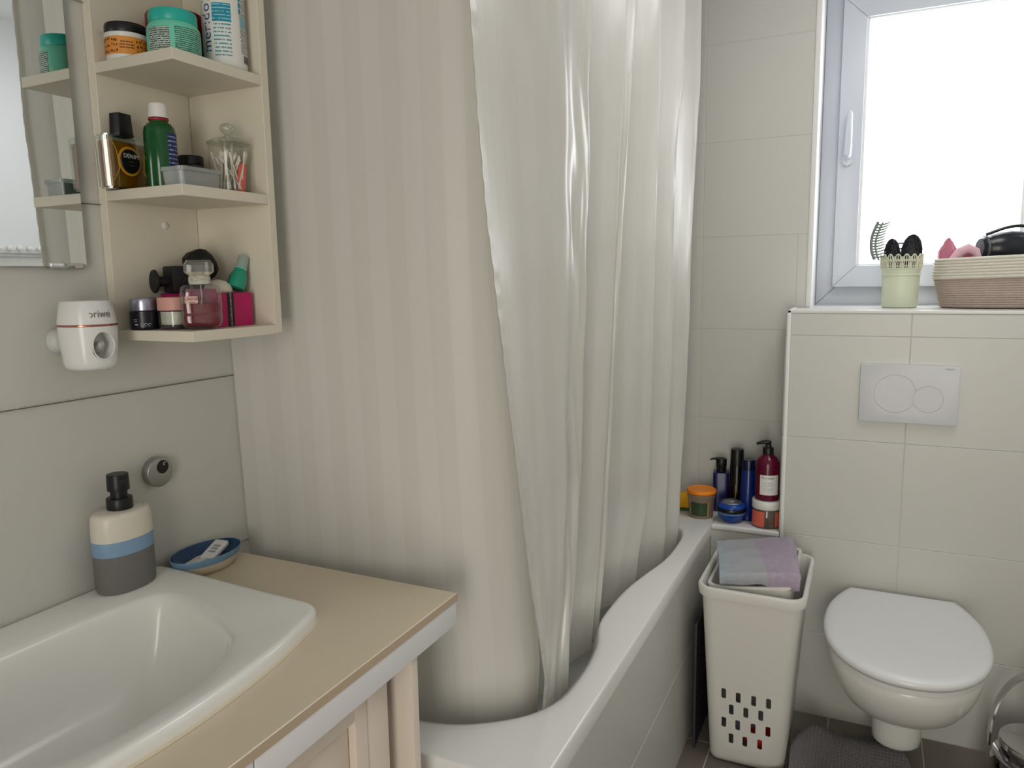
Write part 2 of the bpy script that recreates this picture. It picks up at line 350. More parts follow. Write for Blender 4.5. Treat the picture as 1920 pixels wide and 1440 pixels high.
# ------------------------------------------------------------------ bathtub
def polar(contour, cx, cy, angs):
    """distance from centre to a closed polyline along each angle"""
    P = [(x-cx, y-cy) for x, y in contour]; out = []
    for a in angs:
        dx, dy = cos(a), sin(a); best = 0
        for (x0, y0), (x1, y1) in zip(P, P[1:]+P[:1]):
            ex, ey = x1-x0, y1-y0; det = dx*(-ey)+dy*ex
            if abs(det) < 1e-12: continue
            t = (x0*(-ey)+y0*ex)/det; s = (dx*y0-dy*x0)/det
            if t > 0 and -1e-6 <= s <= 1+1e-6: best = max(best, t)
        out.append(best)
    return out
def tub():
    t = thing('bathtub', 'white built-in bathtub with wavy inner rim behind the shower curtains', 'bathtub', (0, 0, 0))
    cx, cy = 1.72, 0.79
    C_ = [(2.345, .78), (2.338, .66), (2.322, .58), (2.285, .52), (2.22, .494), (2.11, .489), (1.99, .495), (1.87, .518), (1.76, .535), (1.66, .539), (1.575, .536), (1.525, .526), (1.47, .510), (1.39, .500), (1.31, .498), (1.245, .503), (1.19, .525), (1.145, .562), (1.10, .625), (1.078, .69), (1.07, .78),
          (1.075, .90), (1.10, 1.0), (1.18, 1.05), (1.4, 1.065), (1.75, 1.068), (2.1, 1.06), (2.25, 1.04), (2.32, .97), (2.34, .88)]
    C_ = catmull(C_, 300)
    x0, x1, y0, y1 = 0.976, 2.578, 0.4315, 1.1205
    rect = [(x0, y0), (x1, y0), (x1, y1), (x0, y1)]
    A = sorted([2*pi*i/220 for i in range(220)] + [atan2(y-cy, x-cx) % (2*pi) for x, y in rect])
    ri = polar(C_, cx, cy, A); ro = polar(rect, cx, cy, A)
    near = [max(0, min(1, (-cos(a)-0.55)/0.3)) for a in A]      # softer roll-over at the near end
    def ring(f, z, inset=0.0): return [(cx+f(i)*cos(a), cy+f(i)*sin(a), z(i) if callable(z) else z) for i, a in enumerate(A)]
    def rect_ring(ins, z):
        rr = polar([(x0+ins, y0+ins), (x1-ins, y0+ins), (x1-ins, y1-ins), (x0+ins, y1-ins)], cx, cy, A); return ring(lambda i: rr[i], z)
    R = [ring(lambda i: 0.02, 0.14), ring(lambda i: max(ri[i]-0.2, 0.04), 0.145)] + [ring(lambda i: max(ri[i]+k*(1+1.2*near[i]), 0.05), z) for k, z in ((-.10, .18), (-.05, .25), (-.02, .42), (-.002, .52))]
    R += [rect_ring(0.004, 0.534), rect_ring(0.0, 0.536), rect_ring(0.0, 0.571), rect_ring(0.0015, 0.574), rect_ring(0.005, 0.575)]
    w0 = [0.016+0.03*n for n in near]
    R.append(ring(lambda i: min(ri[i]+w0[i], ro[i]-0.008), 0.575))
    R.append(ring(lambda i: min(ri[i]+w0[i]*0.55, ro[i]-0.006), lambda i: 0.5742-0.001*near[i]))
    R.append(ring(lambda i: ri[i]+w0[i]*0.2, lambda i: 0.571-0.004*near[i]))
    R.append(ring(lambda i: ri[i], lambda i: 0.564-0.008*near[i]))
    for k, z in ((-0.007, 0.549), (-0.012, 0.52), (-0.03, 0.42), (-0.055, 0.30), (-0.075, 0.24), (-0.10, 0.20), (-0.15, 0.17), (-0.22, 0.155)):
        R.append(ring(lambda i: max(ri[i]+k*(1+1.6*near[i]), 0.05), lambda i: z))
    R.append(ring(lambda i: 0.02, 0.15))
    obj('tub_body', loft(R, cap0=False), ACRYL, t, 60)
    return t
tub()

# ------------------------------------------------------------------ shower curtains
CUR = curtain_mat(); CURL = curtain_mat('woven_stripe_fabric', 0.45, 0.6, 0.35, 0.0, 0.28)
def smoothlevels(levels, z):
    """levels: [(z, [(x,y)..])] descending; linear-smooth interpolation"""
    if z >= levels[0][0]: return levels[0][1]
    for (za, A), (zb, B) in zip(levels, levels[1:]):
        if z >= zb:
            f = (za-z)/(za-zb)
            return [(a[0]+(b[0]-a[0])*f, a[1]+(b[1]-a[1])*f) for a, b in zip(A, B)]
    return levels[-1][1]
def sheet(name, levels, n, rows, ztop, zbot, parent, wob=None, u0=0.0, u1=1.0, off=0.0, m=None):
    bm = bmesh.new(); uvl = bm.loops.layers.uv.new('UVMap'); G = []; US = []
    for r in range(rows):
        z = ztop+(zbot-ztop)*r/(rows-1); P = catmull(smoothlevels(levels, z), n, closed=False)
        k0, k1 = int(u0*(n-1)), int(u1*(n-1)); L = [0.0]
        for a, b in zip(P, P[1:]): L.append(L[-1]+sqrt((a[0]-b[0])**2+(a[1]-b[1])**2))
        row = []; 
        for i in range(k0, k1+1):
            x, y = P[i]; d = wob(i/(n-1), z) if wob else 0.0
            q0, q1 = P[max(0, i-1)], P[min(n-1, i+1)]; tx, ty = q1[0]-q0[0], q1[1]-q0[1]; l = sqrt(tx*tx+ty*ty) or 1
            nx, ny = ty/l, -tx/l
            row.append(bm.verts.new((x+nx*(d+off), y+ny*(d+off), z)))
        G.append(row); US.append([L[i] for i in range(k0, k1+1)])
    ref = US[len(US)//2]
    for r in range(rows-1):
        for i in range(len(G[0])-1):
            f = bm.faces.new((G[r][i], G[r][i+1], G[r+1][i+1], G[r+1][i]))
            for lp, (rr, ii) in zip(f.loops, ((r, i), (r, i+1), (r+1, i+1), (r+1, i))): lp[uvl].uv = (ref[ii], rr/rows)
    return obj(name, bm, m or CUR, parent, 0) , G
def smooth_all(o):
    for p in o.data.polygons: p.use_smooth = True
LZ = [1.95, 1.7, 1.45, 1.2, 0.95, 0.75, 0.6]
seam = [(1.055, .5765), (1.06, .567), (1.075, .5545), (1.10, .5395), (1.14, .532), (1.18, .525), (1.215, .52)]
rid = {'H': [(1.244, .495), (1.267, .495), (1.30, .505), (1.315, .515), (1.335, .525), (1.322, .529), (1.285, .532)],
       'R1': [(1.418, .50), (1.398, .50), (1.398, .505), (1.404, .515), (1.426, .53), (1.404, .53), (1.357, .53)],
       'R2': [(1.635, .50), (1.608, .50), (1.586, .505), (1.579, .515), (1.59, .53), (1.604, .545), (1.595, .556)],
       'R3': [(1.715, .50), (1.659, .50), (1.622, .505), (1.612, .515), (1.626, .53), (1.642, .545), (1.640, .556)],
       'R4': [(1.924, .50), (1.911, .50), (1.911, .505), (1.935, .515), (1.975, .53), (2.00, .54), (1.94, .55)],
       'R5': [(2.18, .50), (2.109, .50), (2.11, .505), (2.130, .511), (2.16, .52), (2.15, .52), (2.13, .519)],
       'R6': [(2.40, .50), (2.352, .50), (2.325, .503), (2.32, .505), (2.305, .507), (2.27, .508), (2.255, .510)]}
def right_levels():
    out = []
    for k, z in enumerate(LZ):
        s = seam[k]; g = lambda n: rid[n][k]
        P = [s, (s[0]*.62+g('H')[0]*.38, s[1]*.62+g('H')[1]*.38+.010), (s[0]*.25+g('H')[0]*.75, s[1]*.25+g('H')[1]*.75+.004), g('H'), ((g('H')[0]+g('R1')[0])/2, g('R1')[1]+.013), (g('R1')[0]-.022, g('R1')[1]+.004), g('R1')]
        def valley(a, b, dep, near=0.3):
            xa, ya = g(a); xb, yb = g(b); d = xb-xa
            return [(xa+min(.010, d*.1), ya+.006), (xa+min(.015, d*.16), ya+dep*.4), (xa+min(.022, d*.25), ya+dep), (xa+d*.5, (ya+dep)*.58+yb*.42), (xb-min(.018, d*.15), yb+.007), (xb, yb)]
        P += valley('R1', 'R2', .085); P += valley('R2', 'R3', .035); P += valley('R3', 'R4', .11); P += valley('R4', 'R5', .085); P += valley('R5', 'R6', .075)
        e = g('R6'); P += [(e[0]+.008, e[1]+.014), (e[0]+.006, e[1]+.03)]
        out.append((z, P))
    out.insert(0, (2.28, out[0][1])); out.append((0.46, [(x, y+.012) for x, y in out[-1][1]]))
    return out
def wob_r(u, z):
    n1 = noise.noise((u*34, z*2.2, 1.3)); n2 = noise.noise((u*60, z*9, 7.1))
    k = max(0, 1-abs(u-0.14)/0.12)
    return 0.003*n1 + 0.0016*n2 + k*(0.009*noise.noise((u*22, z*6.5+u*30, 3.3)))
def wob_l(u, z): return 0.004*noise.noise((u*6, z*0.7, 5.0)) + 0.0010*noise.noise((u*20, z*1.4, 2.0))
RL = right_levels()
cr = thing('shower_curtain', 'white satin curtain gathered in deep folds along the tub front', 'curtain', (0, 0, 0), group='shower curtains')
o, _ = sheet('cloth', RL, 420, 84, 2.26, 0.48, cr, wob_r); smooth_all(o)
o, _ = sheet('side_hem', RL, 420, 150, 2.26, 0.481, cr, lambda u, z: wob_r(u, z)+0.0009*sin(z*380), 0.0, 0.0075, 0.0016, CUR); smooth_all(o)
LL = [(2.28, [(1.066, 1.118), (1.069, 1.06), (1.0693, 1.0), (1.0697, 0.93), (1.0705, 0.86), (1.0715, 0.79), (1.0722, 0.72), (1.0773, 0.66), (1.093, 0.61), (1.1245, 0.585), (1.17, 0.575)]), (1.4, [(1.071, 1.119), (1.0748, 1.06), (1.0755, 1.0), (1.0765, 0.93), (1.0777, 0.86), (1.0795, 0.79), (1.081, 0.72), (1.087, 0.66), (1.1038, 0.61), (1.135, 0.58), (1.18, 0.57)]), (0.95, [(1.084, 1.118), (1.0863, 1.06), (1.0875, 1.0), (1.0895, 0.93), (1.092, 0.86), (1.0953, 0.79), (1.0995, 0.72), (1.1105, 0.66), (1.1332, 0.61), (1.17, 0.57), (1.22, 0.555)]), (0.62, [(1.092, 1.115), (1.0948, 1.06), (1.0968, 1.0), (1.0993, 0.93), (1.1028, 0.86), (1.1093, 0.79), (1.1205, 0.72), (1.1402, 0.66), (1.1685, 0.61), (1.207, 0.565), (1.26, 0.553)]), (0.48, [(1.115, 1.05), (1.1173, 1.03), (1.1195, 0.98), (1.1228, 0.92), (1.127, 0.86), (1.1338, 0.79), (1.1445, 0.72), (1.1618, 0.67), (1.1863, 0.62), (1.2212, 0.58), (1.27, 0.565)])]
cl = thing('shower_curtain', 'flat white striped curtain hanging from mirror wall across the tub end', 'curtain', (0, 0, 0), group='shower curtains')
o, _ = sheet('cloth', LL, 260, 70, 2.26, 0.49, cl, wob_l, m=CURL); smooth_all(o)
rail = thing('curtain_rail', 'chrome curtain rail bent around the tub corner above the curtains', 'curtain rail')
path = [(1.075, 1.122, 2.285), (1.075, .9, 2.285), (1.075, .66, 2.285)] + [(1.075+.12*(1-cos(a)), .66-.12*sin(a), 2.285) for a in (0.3, 0.6, 0.9, 1.2, 1.5)] + [(1.3, .54, 2.285), (1.9, .54, 2.285), (XW-.001, .54, 2.285)]
obj('rod', tube(path, 0.010, 12), CHROME, rail)
for x, y in ((1.075, 0.8), (1.9, 0.54)): obj('hanger', tube([(x, y, 2.29), (x, y, 2.449)], 0.006, 8), CHROME, rail)
ring_bm = tube([(0.016*cos(a), 0, 0.016*sin(a)) for a in [2*pi*i/16 for i in range(16)]], 0.0016, 6, closed=True)
rings = []
for k in range(9):
    x = 1.25+k*0.13; y = 0.54
    if not rings: ro_ = obj('ring', ring_bm, CHROME, rail)
    else: ro_ = rings[0].copy(); COL.objects.link(ro_)
    ro_.location = (x, y, 2.28); ro_.rotation_euler = (0, 0, pi/2); rings.append(ro_)

# ------------------------------------------------------------------ ceiling lamp (above the frame)
t = thing('ceiling_lamp', 'round white flush ceiling lamp above the room', 'lamp', (1.80, -0.30, H)); t.scale = (1.5, 1.5, 1)
obj('housing', lathe([(.225, -.0005), (.235, -.002), (.238, -.03), (.232, -.042), (.225, -.042)], 48), WHITEP, t)
obj('diffuser', lathe([(.222, -.0425), (.215, -.055), (.17, -.068), (.001, -.072)], 48), mat('lamp_diffuser', (240, 236, 226), 0.5, emit=((250, 250, 250), LAMP_STRENGTH)), t)

# ------------------------------------------------------------------ vanity, worktop, washbasin
v = thing('vanity_cabinet', 'cream panelled vanity cabinet under the beige worktop', 'cabinet', (0.4, 0.86, 0))
def vb(name, x0, x1, y0, y1, z0, z1, m=CREAMF, bev=0.0015, parent=None):
    p = v if parent is None else parent
    return obj(name, box(x0-0.4, x1-0.4, y0-0.86, y1-0.86, z0, z1, bev), m, p)
vb('carcass', -0.28, 0.895, 0.66, YW-0.002, 0.09, 0.70)
vb('plinth', -0.27, 0.88, 0.68, YW-0.004, 0.0, 0.088)
vb('end_panel', 0.8965, 0.913, 0.606, YW-0.002, 0.0, 0.795)
vb('fascia', 0.567, 1.017, 0.5955, 0.612, 0.796, 0.8360, WHITEL)
vb('fascia', -0.27, 0.564, 0.5955, 0.612, 0.796, 0.8360, WHITEL)
vb('fascia', 1.002, 1.017, 0.6125, YW-0.002, 0.796, 0.836, WHITEL)
vb('stile', 0.8105, 0.862, 0.628, 0.6395, 0.09, 0.794)
for x0, x1 in ((0.40, 0.8085), (-0.012, 0.3965)):
    d = vb('door', x0+0.026, x1-0.026, 0.640, 0.6445, 0.135, 0.748)
    for a, b, c, e in ((x0, x0+0.0275, 0.10, 0.79), (x1-0.0275, x1, 0.10, 0.79), (x0+0.028, x1-0.028, 0.749, 0.79), (x0+0.028, x1-0.028, 0.10, 0.134)):
        vb('door_rail', a, b, 0.626, 0.6395, c, e, parent=d)
    k = lathe([(0.006, 0), (0.005, 0.012), (0.014, 0.018), (0.015, 0.024), (0.010, 0.029)], 20); xform(k, Matrix.Translation((x0+0.05-0.4, 0.626-0.86, 0.6)) @ Matrix.Rotation(radians(90), 4, 'X'))
    obj('knob', k, BRUSHED, d)
# worktop with a cut-out
wt = thing('worktop', 'beige worktop slab around the white washbasin', 'worktop', (0.4, 0.86, 0.8365))
bm = bmesh.new(); X0, X1, Y0, Y1 = -0.29, 1.018, 0.594, YW-0.001; hx0, hx1, hy0, hy1 = 0.28, 0.82, 0.725, 1.07
def ringz(a, b, c, e, z): return [(a-.4, c-.86, z), (b-.4, c-.86, z), (b-.4, e-.86, z), (a-.4, e-.86, z)]
loft([ringz(hx0, hx1, hy0, hy1, 0), ringz(X0, X1, Y0, Y1, 0), ringz(X0, X1, Y0, Y1, 0.0125), ringz(X0+.0012, X1-.0012, Y0+.0012, Y1-.0012, 0.0135), ringz(hx0, hx1, hy0, hy1, 0.0135), ringz(hx0, hx1, hy0, hy1, 0)], False, False, bm=bm)
obj('slab', bm, BEIGE, wt, 0)
obj('edge_band', box(X0-.4, X1-.4+0.0006, Y0-.86-0.0006, Y0-.86+0.0003, 0.0003, 0.0122), BEIGEE, wt, 0)
def basin():
    t = thing('washbasin', 'white glazed inset washbasin with bowed front', 'sink', (0.55, 0.9, 0.85))
    cx, cy = 0.55, 0.9
    half = [(0.0, -.212), (.145, -.201), (.25, -.178), (.285, -.166), (.300, -.152), (.306, -.130), (.310, -.05), (.316, .05), (.321, .15), (.322, .195), (.316, .212), (.30, .2195), (.2, .2195), (.1, .2195)]
    full = half + [(0.0, .2195)] + [(-x, y) for x, y in reversed(half[1:])]
    outer = catmull(full, 400)
    hb_ = [(0, -.171), (.07, -.166), (.13, -.143), (.16, -.122), (.185, -.097), (.213, -.045), (.232, .012), (.242, .062), (.236, .101), (.205, .118), (.15, .128), (.08, .136)]
    inner = catmull(hb_ + [(0, .139)] + [(-x, y) for x, y in reversed(hb_[1:])], 400)
    A = [2*pi*i/240 for i in range(240)]; ro = polar(outer, 0, 0, A); ri = polar(inner, 0, 0, A)
    def rg(r, z): return [(r[i]*cos(a), r[i]*sin(a), z) for i, a in enumerate(A)]
    R = [rg([x-.004 for x in ro], 0.0006), rg(ro, 0.0015), rg(ro, 0.013), rg([x-.0015 for x in ro], 0.018), rg([x-.005 for x in ro], 0.0215), rg([x-.010 for x in ro], 0.0225)]
    mid = [max(b+.014, a-.013) if a-.013 > b+.014 else (a-.010+b)/2+.002 for a, b in zip(ro, ri)]
    R.append(rg(mid, 0.0222))
    R.append(rg([min(b+.008, m-.001) for b, m in zip(ri, mid)], 0.0205)); R.append(rg(ri, 0.0155)); R.append(rg([x-.006 for x in ri], 0.006))
    for k, z in ((.94, -.02), (.90, -.05), (.84, -.085), (.74, -.112), (.58, -.128), (.35, -.138), (.12, -.143)): R.append(rg([x*k for x in ri], z))
    obj('bowl', loft(R, cap0=False), CERAM, t, 70)
    obj('sealant', loft([rg([x+.0035 for x in ro], 0.0003), rg([x+.003 for x in ro], 0.0012), rg([x-.001 for x in ro], 0.004)], False, False), mat('sealant', (214, 202, 178), 0.6), t, 0)
    obj('drain', lathe([(0.026, -.1425), (0.026, -.1405), (0.02, -.1395), (0.001, -.139)], 28), CHROME, t)
basin()

# ------------------------------------------------------------------ mirror
t = thing('wall_mirror', 'frameless mirror on the left wall reflecting curtain and shelves', 'mirror', (0.787, YW, 1.389))
MIR = mat('mirror_silver', (236, 240, 240), 0.0, metal=1)
obj('glass', box(-0.85, 0.0, -0.011, -0.005, 0.0, 0.72, 0.0006, 1), MIR, t, 30)
obj('backing', box(-0.848, -0.0015, -0.0048, -0.0006, 0.002, 0.718), mat('mirror_backing', (48, 46, 44), 0.6), t, 0)
for x in (-0.034, -0.78): obj('clip', box(x-0.026, x+0.026, -0.0145, -0.0005, -0.003, 0.0055, 0.0012), CHROME, t)
# hook rail on the opposite wall, seen in the mirror
t = thing('knob_rail', 'row of small white ball knobs on the far wall seen in mirror', 'rail', (2.02, YR, 1.5))
obj('strip', box(-0.13, 0.13, 0.0005, 0.010, 0.0, 0.016, 0.002), WHITEP, t)
for k in range(6):
    kb = lathe([(0.004, 0), (0.004, 0.008), (0.0105, 0.013), (0.0125, 0.02), (0.0105, 0.027), (0.002, 0.031)], 16); xform(kb, Matrix.Translation((-0.105+k*0.042, 0.010, 0.02)) @ Matrix.Rotation(radians(-90), 4, 'X'))
    obj('knob', kb, WHITEP, t)

# ------------------------------------------------------------------ wall shelf unit
S1, S2, S3 = 1.7030, 1.5090, 1.2880
sx0, sx1, sy0, sy1 = 0.825, 1.003, 0.936, 1.105
sh = thing('wall_shelf', 'cream open corner shelf unit crowded with toiletries', 'shelf', (0.825, YW, 1.269))
def sb(name, x0, x1, y0, y1, z0, z1, bev=0.0008): return obj(name, box(x0-.825, x1-.825, y0-YW, y1-YW, z0-1.269, z1-1.269, bev, 1), CREAM, sh)
sb('back_panel', sx0, sx1-0.0005, sy1+0.0003, YW-0.0005, 1.270, 2.02)
sb('side_panel', sx1+0.0003, 1.0195, sy0-0.0005, YW-0.0005, 1.2735, 2.02)
for z in (S1, S2, S3, 1.90): sb('shelf', sx0, sx1, sy0, sy1, z-0.0166, z)
sb('top_panel', sx0, sx1, sy0, sy1, 2.0, 2.0166)
cb = lathe([(0.0068, 0), (0.0066, 0.0012), (0.005, 0.0024), (0.001, 0.0028)], 20); xform(cb, Matrix.Translation((0.932-.825, sy1-YW, 1.4605-1.269)) @ Matrix.Rotation(radians(90), 4, 'X'))
obj('screw_cap', cb, WHITEP, sh)

# ------------------------------------------------------------------ toiletries: top shelf
CAMDIR = lambda x, y: math.degrees(atan2(-y, -x))      # bearing from a thing to the viewer
def place(name, label, cat, x, y, z, group=None, rotz=0.0): return thing(name, label, cat, (x, y, z), rotz, group)
G1, G2, G3, G4 = 'toiletries on the top shelf', 'toiletries on the middle shelf', 'toiletries on the bottom shelf', 'bottles and jars on the tub ledge'
t = place('cream_jar', 'orange patterned cream jar with black lid', 'jar', .857, 1.069, S1, G1); a = CAMDIR(.857, 1.069)
obj('body', lathe([(.0285, 0), (.030, .002), (.0308, .006), (.0312, .034), (.0318, .0375), (.0318, .040), (.029, .041)], 48), WHITEP, t)
lb = obj('label_band', patch(.0313, 0, 360, .0075, .0335, 48), mat('jar_orange', (224, 146, 62), 0.4), t, 40)
INK = mat('brown_ink', (92, 54, 22), 0.5)
for i, s_ in enumerate(('Travelling Lotion', 'Formula Butter', 'Intensive Balm')): pass
for k in range(26):
    ang = a-95+k*190/25
    if abs(ang-a) < 22: continue
    for zz in (.0125, .0205, .0285):
        r_ = random.uniform(.0009, .0017); b_ = bmesh.new(); n_ = 7; A_ = radians(ang+random.uniform(-2, 2)); zc = zz+random.uniform(-.0018, .0018)
        vs = [b_.verts.new((.0316*cos(A_+r_*cos(q)*random.uniform(.6, 1.3)/.0316), .0316*sin(A_+r_*cos(q)/.0316), zc+r_*1.4*sin(q))) for q in [2*pi*j/n_ for j in range(n_)]]
        b_.faces.new(vs); obj('motif', b_, INK, lb, 0)
for i, wd in enumerate((16, 19, 19)): obj('print_line', patch(.0316, a-wd, a+wd, .0245-i*.0042, .0262-i*.0042, 8), print_mat('brown_print', (224, 146, 62), (92, 54, 22), 1, 1.0, 120), lb, 0)
obj('lid', lathe([(.0302, .041), (.0306, .043), (.0306, .052), (.029, .0555), (.024, .0565), (.001, .0568)], 48), BLACK, t)

t = place('hair_mask_jar', 'turquoise hair mask jar standing behind the shelf corner', 'jar', .873, .984, S1, G1); a = CAMDIR(.873, .984)
TQ = mat('turquoise_plastic', (36, 178, 164), 0.35); TQ2 = mat('mint_plastic', (112, 206, 180), 0.4)
obj('body', lathe([(.035, 0), (.0378, .003), (.0385, .010), (.0385, .036), (.0378, .041), (.035, .046), (.0325, .049)], 48), TQ2, t)
obj('lid', lathe([(.0338, .048), (.0348, .0495), (.0348, .0625), (.0335, .0655), (.029, .0667), (.001, .067)], 48), TQ, t)
obj('label', patch(.0388, a-62, a-8, .004, .037), print_mat('mint_label_print', (178, 196, 184), (40, 48, 46), 330, 0.5), t)
obj('label', patch(.0388, a+2, a+75, .003, .038), print_mat('green_label_print', (40, 128, 104), (160, 205, 190), 340, 0.42), t)

t = place('red_jar', 'dark red jar half hidden behind the turquoise one', 'jar', .944, 1.059, S1, G1)
DR = mat('dark_red_plastic', (120, 18, 26), 0.4)
obj('body', lathe([(.040, 0), (.042, .003), (.0425, .058), (.0415, .062)], 40), mat('wine_plastic', (78, 14, 22), 0.4), t)
obj('lid', lathe([(.0445, .0625), (.0452, .064), (.0452, .0905), (.043, .0945), (.001, .096)], 40), DR, t)

t = place('mouthwash_bottle', 'white mouthwash bottle lettered in blue', 'bottle', .966, .974, S1, G1); a = CAMDIR(.966, .974)
obj('body', lathe([(.031, 0), (.0335, .003), (.0338, .012), (.0338, .145), (.030, .165), (.018, .178), (.013, .182)], 48), WHITEP, t)
obj('cap', lathe([(.016, .182), (.0165, .184), (.0155, .212), (.014, .214)], 32), WHITEP, t)
NAVY = mat('navy_ink', (22, 62, 132), 0.45); CY = mat('cyan_ink', (20, 140, 168), 0.45)
text_on_round('meridol', .0245, .0341, a-49, .064, NAVY, t, 'lettering', vertical=True, spacing=1.05)
obj('blue_panel', patch(.0340, a-30, a+20, .070, .098), print_mat('cyan_print', (20, 140, 168), (150, 205, 215), 190, 0.3, 60), t)
obj('fine_print', patch(.0340, a-28, a+18, .018, .067), print_mat('pale_print', (222, 222, 218), (70, 150, 168), 170, 0.38, 60), t)
obj('back_label', patch(.0340, a+46, a+88, .026, .125), print_mat('grey_print', (214, 214, 212), (80, 82, 92), 420, 0.5), t)
obj('blue_band', patch(.0342, a+46, a+88, .066, .082), mat('pale_cyan', (132, 182, 192), 0.5), t)
for k in range(3): obj('pictogram', patch(.0342, a+43, a+50, .086+k*.0095, .0935+k*.0095, 4), CY, t)
obj('logo_ring', patch(.0341, a-60, a-42, .116, .135, 6), mat('coral_ink', (214, 128, 110), 0.5), t)
obj('barcode_field', patch(.0342, a+53, a+88, .010, .025), WHITEP, t)
for k in range(11): obj('barcode_bar', patch(.0344, a+55+k*3.0, a+55+k*3.0+(1.5 if k % 3 else 2.1), .0115, .0235, 1), mat('ink_black', (30, 30, 34), 0.5), t)

# ------------------------------------------------------------------ middle shelf
t = place('aftershave_bottle', 'flat amber glass aftershave bottle with black cap', 'bottle', .845, 1.083, S2, G2, radians(6))
GLA = thin_glass('clear_glass', (244, 248, 246), 0.16)
def slab(w2, d2, z0, z1, r, m, parent, name, bev=.002, taper=1.0):
    b = bmesh.new(); P = rrect(w2, d2, r, 4); loft([[(x*taper, y, z0) for x, y in P], [(x, y, z1) for x, y in P]], bm=b)
    es = [e for e in b.edges if abs(e.verts[0].co.z-e.verts[1].co.z) < 1e-6]; bmesh.ops.bevel(b, geom=es, offset=bev, segments=2, affect='EDGES')
    return obj(name, b, m, parent)
slab(.0405, .0150, .0005, .083, .004, GLA, t, 'glass', .003, .95)
AMB = thin_glass('amber_liquid', (190, 128, 12), 0.06, 0.62, (168, 112, 10))
slab(.0375, .0125, .0035, .0735, .003, AMB, t, 'perfume', .002, .95)
for s in (-1, 1):
    for zz in (.012, .070): pass
rg_ = lathe([(.0215, 0), (.0225, .0012), (.0195, .0018)], 40); xform(rg_, Matrix.Translation((-.004, -.0150, .044)) @ Matrix.Rotation(radians(90), 4, 'X')); obj('moulded_ring', rg_, mat('amber_edge', (196, 142, 36), 0.15), t)
em = lathe([(.0185, 0), (.0188, .0015), (.0175, .003), (.001, .0032)], 40); xform(em, Matrix.Translation((-.004, -.0155, .044)) @ Matrix.Rotation(radians(90), 4, 'X'))
e_ = obj('emblem', em, BLACK, t)
text_flat('DENIM', .0095, WHITEP, e_, (-.0030, -.0190, .0515), (radians(90), 0, 0), spacing=1.05)
for dz, wd in ((.0425, .010), (.037, .008)): obj('fine_line', box(-.003-wd/2, -.003+wd/2, -.0192, -.0189, dz, dz+.0006), mat('grey_ink', (110, 110, 112), 0.5), e_, 0)
slab(.0150, .011, .083, .088, .002, BLACK, t, 'collar', .001)
cp = bmesh.new(); loft([[(x*1.0+.0, y, .088) for x, y in rrect(.0142, .0105, .002, 3)], [(x, y, .118) for x, y in rrect(.0128, .0098, .002, 3)]], bm=cp); obj('cap', cp, BLACK, t)
for s in (-1, 1): obj('facet_edge', tube([(s*.036, -.0152, .012), (s*.024, -.0153, .03), (s*.027, -.0153, .058), (s*.036, -.0152, .074)], .0006, 5), mat('amber_edge', (196, 142, 36), 0.15), t)

t = place('medicine_bottle', 'green glass bottle with white cap and blue label', 'bottle', .872, 1.030, S2, G2); a = CAMDIR(.872, 1.030)
obj('body', lathe([(.021, 0), (.0235, .002), (.024, .006), (.024, .088), (.0225, .096), (.018, .102), (.0135, .1045), (.0130, .108)], 40), mat('green_glass', (8, 78, 32), 0.12, spec=0.6), t)
obj('ring', lathe([(.0145, .1065), (.0152, .108), (.0152, .1095), (.014, .1105)], 32), mat('red_ring', (150, 20, 36), 0.4), t)
cp = lathe([(.0150, .111), (.0152, .1125), (.0138, .131), (.0125, .133), (.001, .1335)], 40)
for vv in cp.verts:
    q = atan2(vv.co.y, vv.co.x); f = 1+.018*sin(q*20); vv.co.x *= f; vv.co.y *= f
obj('cap', cp, WHITEP, t, 20)
obj('label', patch(.0243, a+28, a+96, .022, .086), print_mat('blue_label_print', (28, 36, 104), (170, 176, 205), 150, 0.3, 70), t)

t = place('small_jar', 'small dark grey jar with black lid behind plastic box', 'jar', .958, 1.062, S2, G2)
obj('body', lathe([(.0195, 0), (.0205, .002), (.0207, .050), (.020, .0515)], 36), mat('grey_plastic', (66, 66, 68), 0.45), t)
obj('lid', lathe([(.0212, .052), (.0215, .0535), (.0212, .064), (.020, .0668), (.001, .0672)], 36), BLACK, t)
obj('riser', lathe([(.0205, -.0), (.0205, .0005)], 8), BLACK, t) if False else None

t = place('plastic_box', 'empty translucent plastic box at the shelf front corner', 'box', .877, .972, S2, G2)
PB = thin_glass('cloudy_plastic', (222, 226, 226), 0.10, 0.34, (205, 208, 208), 0.15)
def tray_bm(hx, hy, h, th, r, flare=1.06, lip=.003):
    O0 = rrect(hx/flare, hy/flare, r); O1 = rrect(hx, hy, r); I1 = rrect(hx-th, hy-th, max(r-th, .001)); I0 = rrect(hx/flare-th, hy/flare-th, max(r-th, .001)); L1 = rrect(hx+lip, hy+lip, r+lip)
    rings = [[(x, y, 0) for x, y in O0], [(x, y, h-.006) for x, y in O1], [(x, y, h-.006) for x, y in L1], [(x, y, h) for x, y in L1], [(x, y, h) for x, y in I1], [(x, y, th) for x, y in I0]]
    return loft(rings)
obj('box_body', tray_bm(.037, .0235, .029, .0012, .004), PB, t)

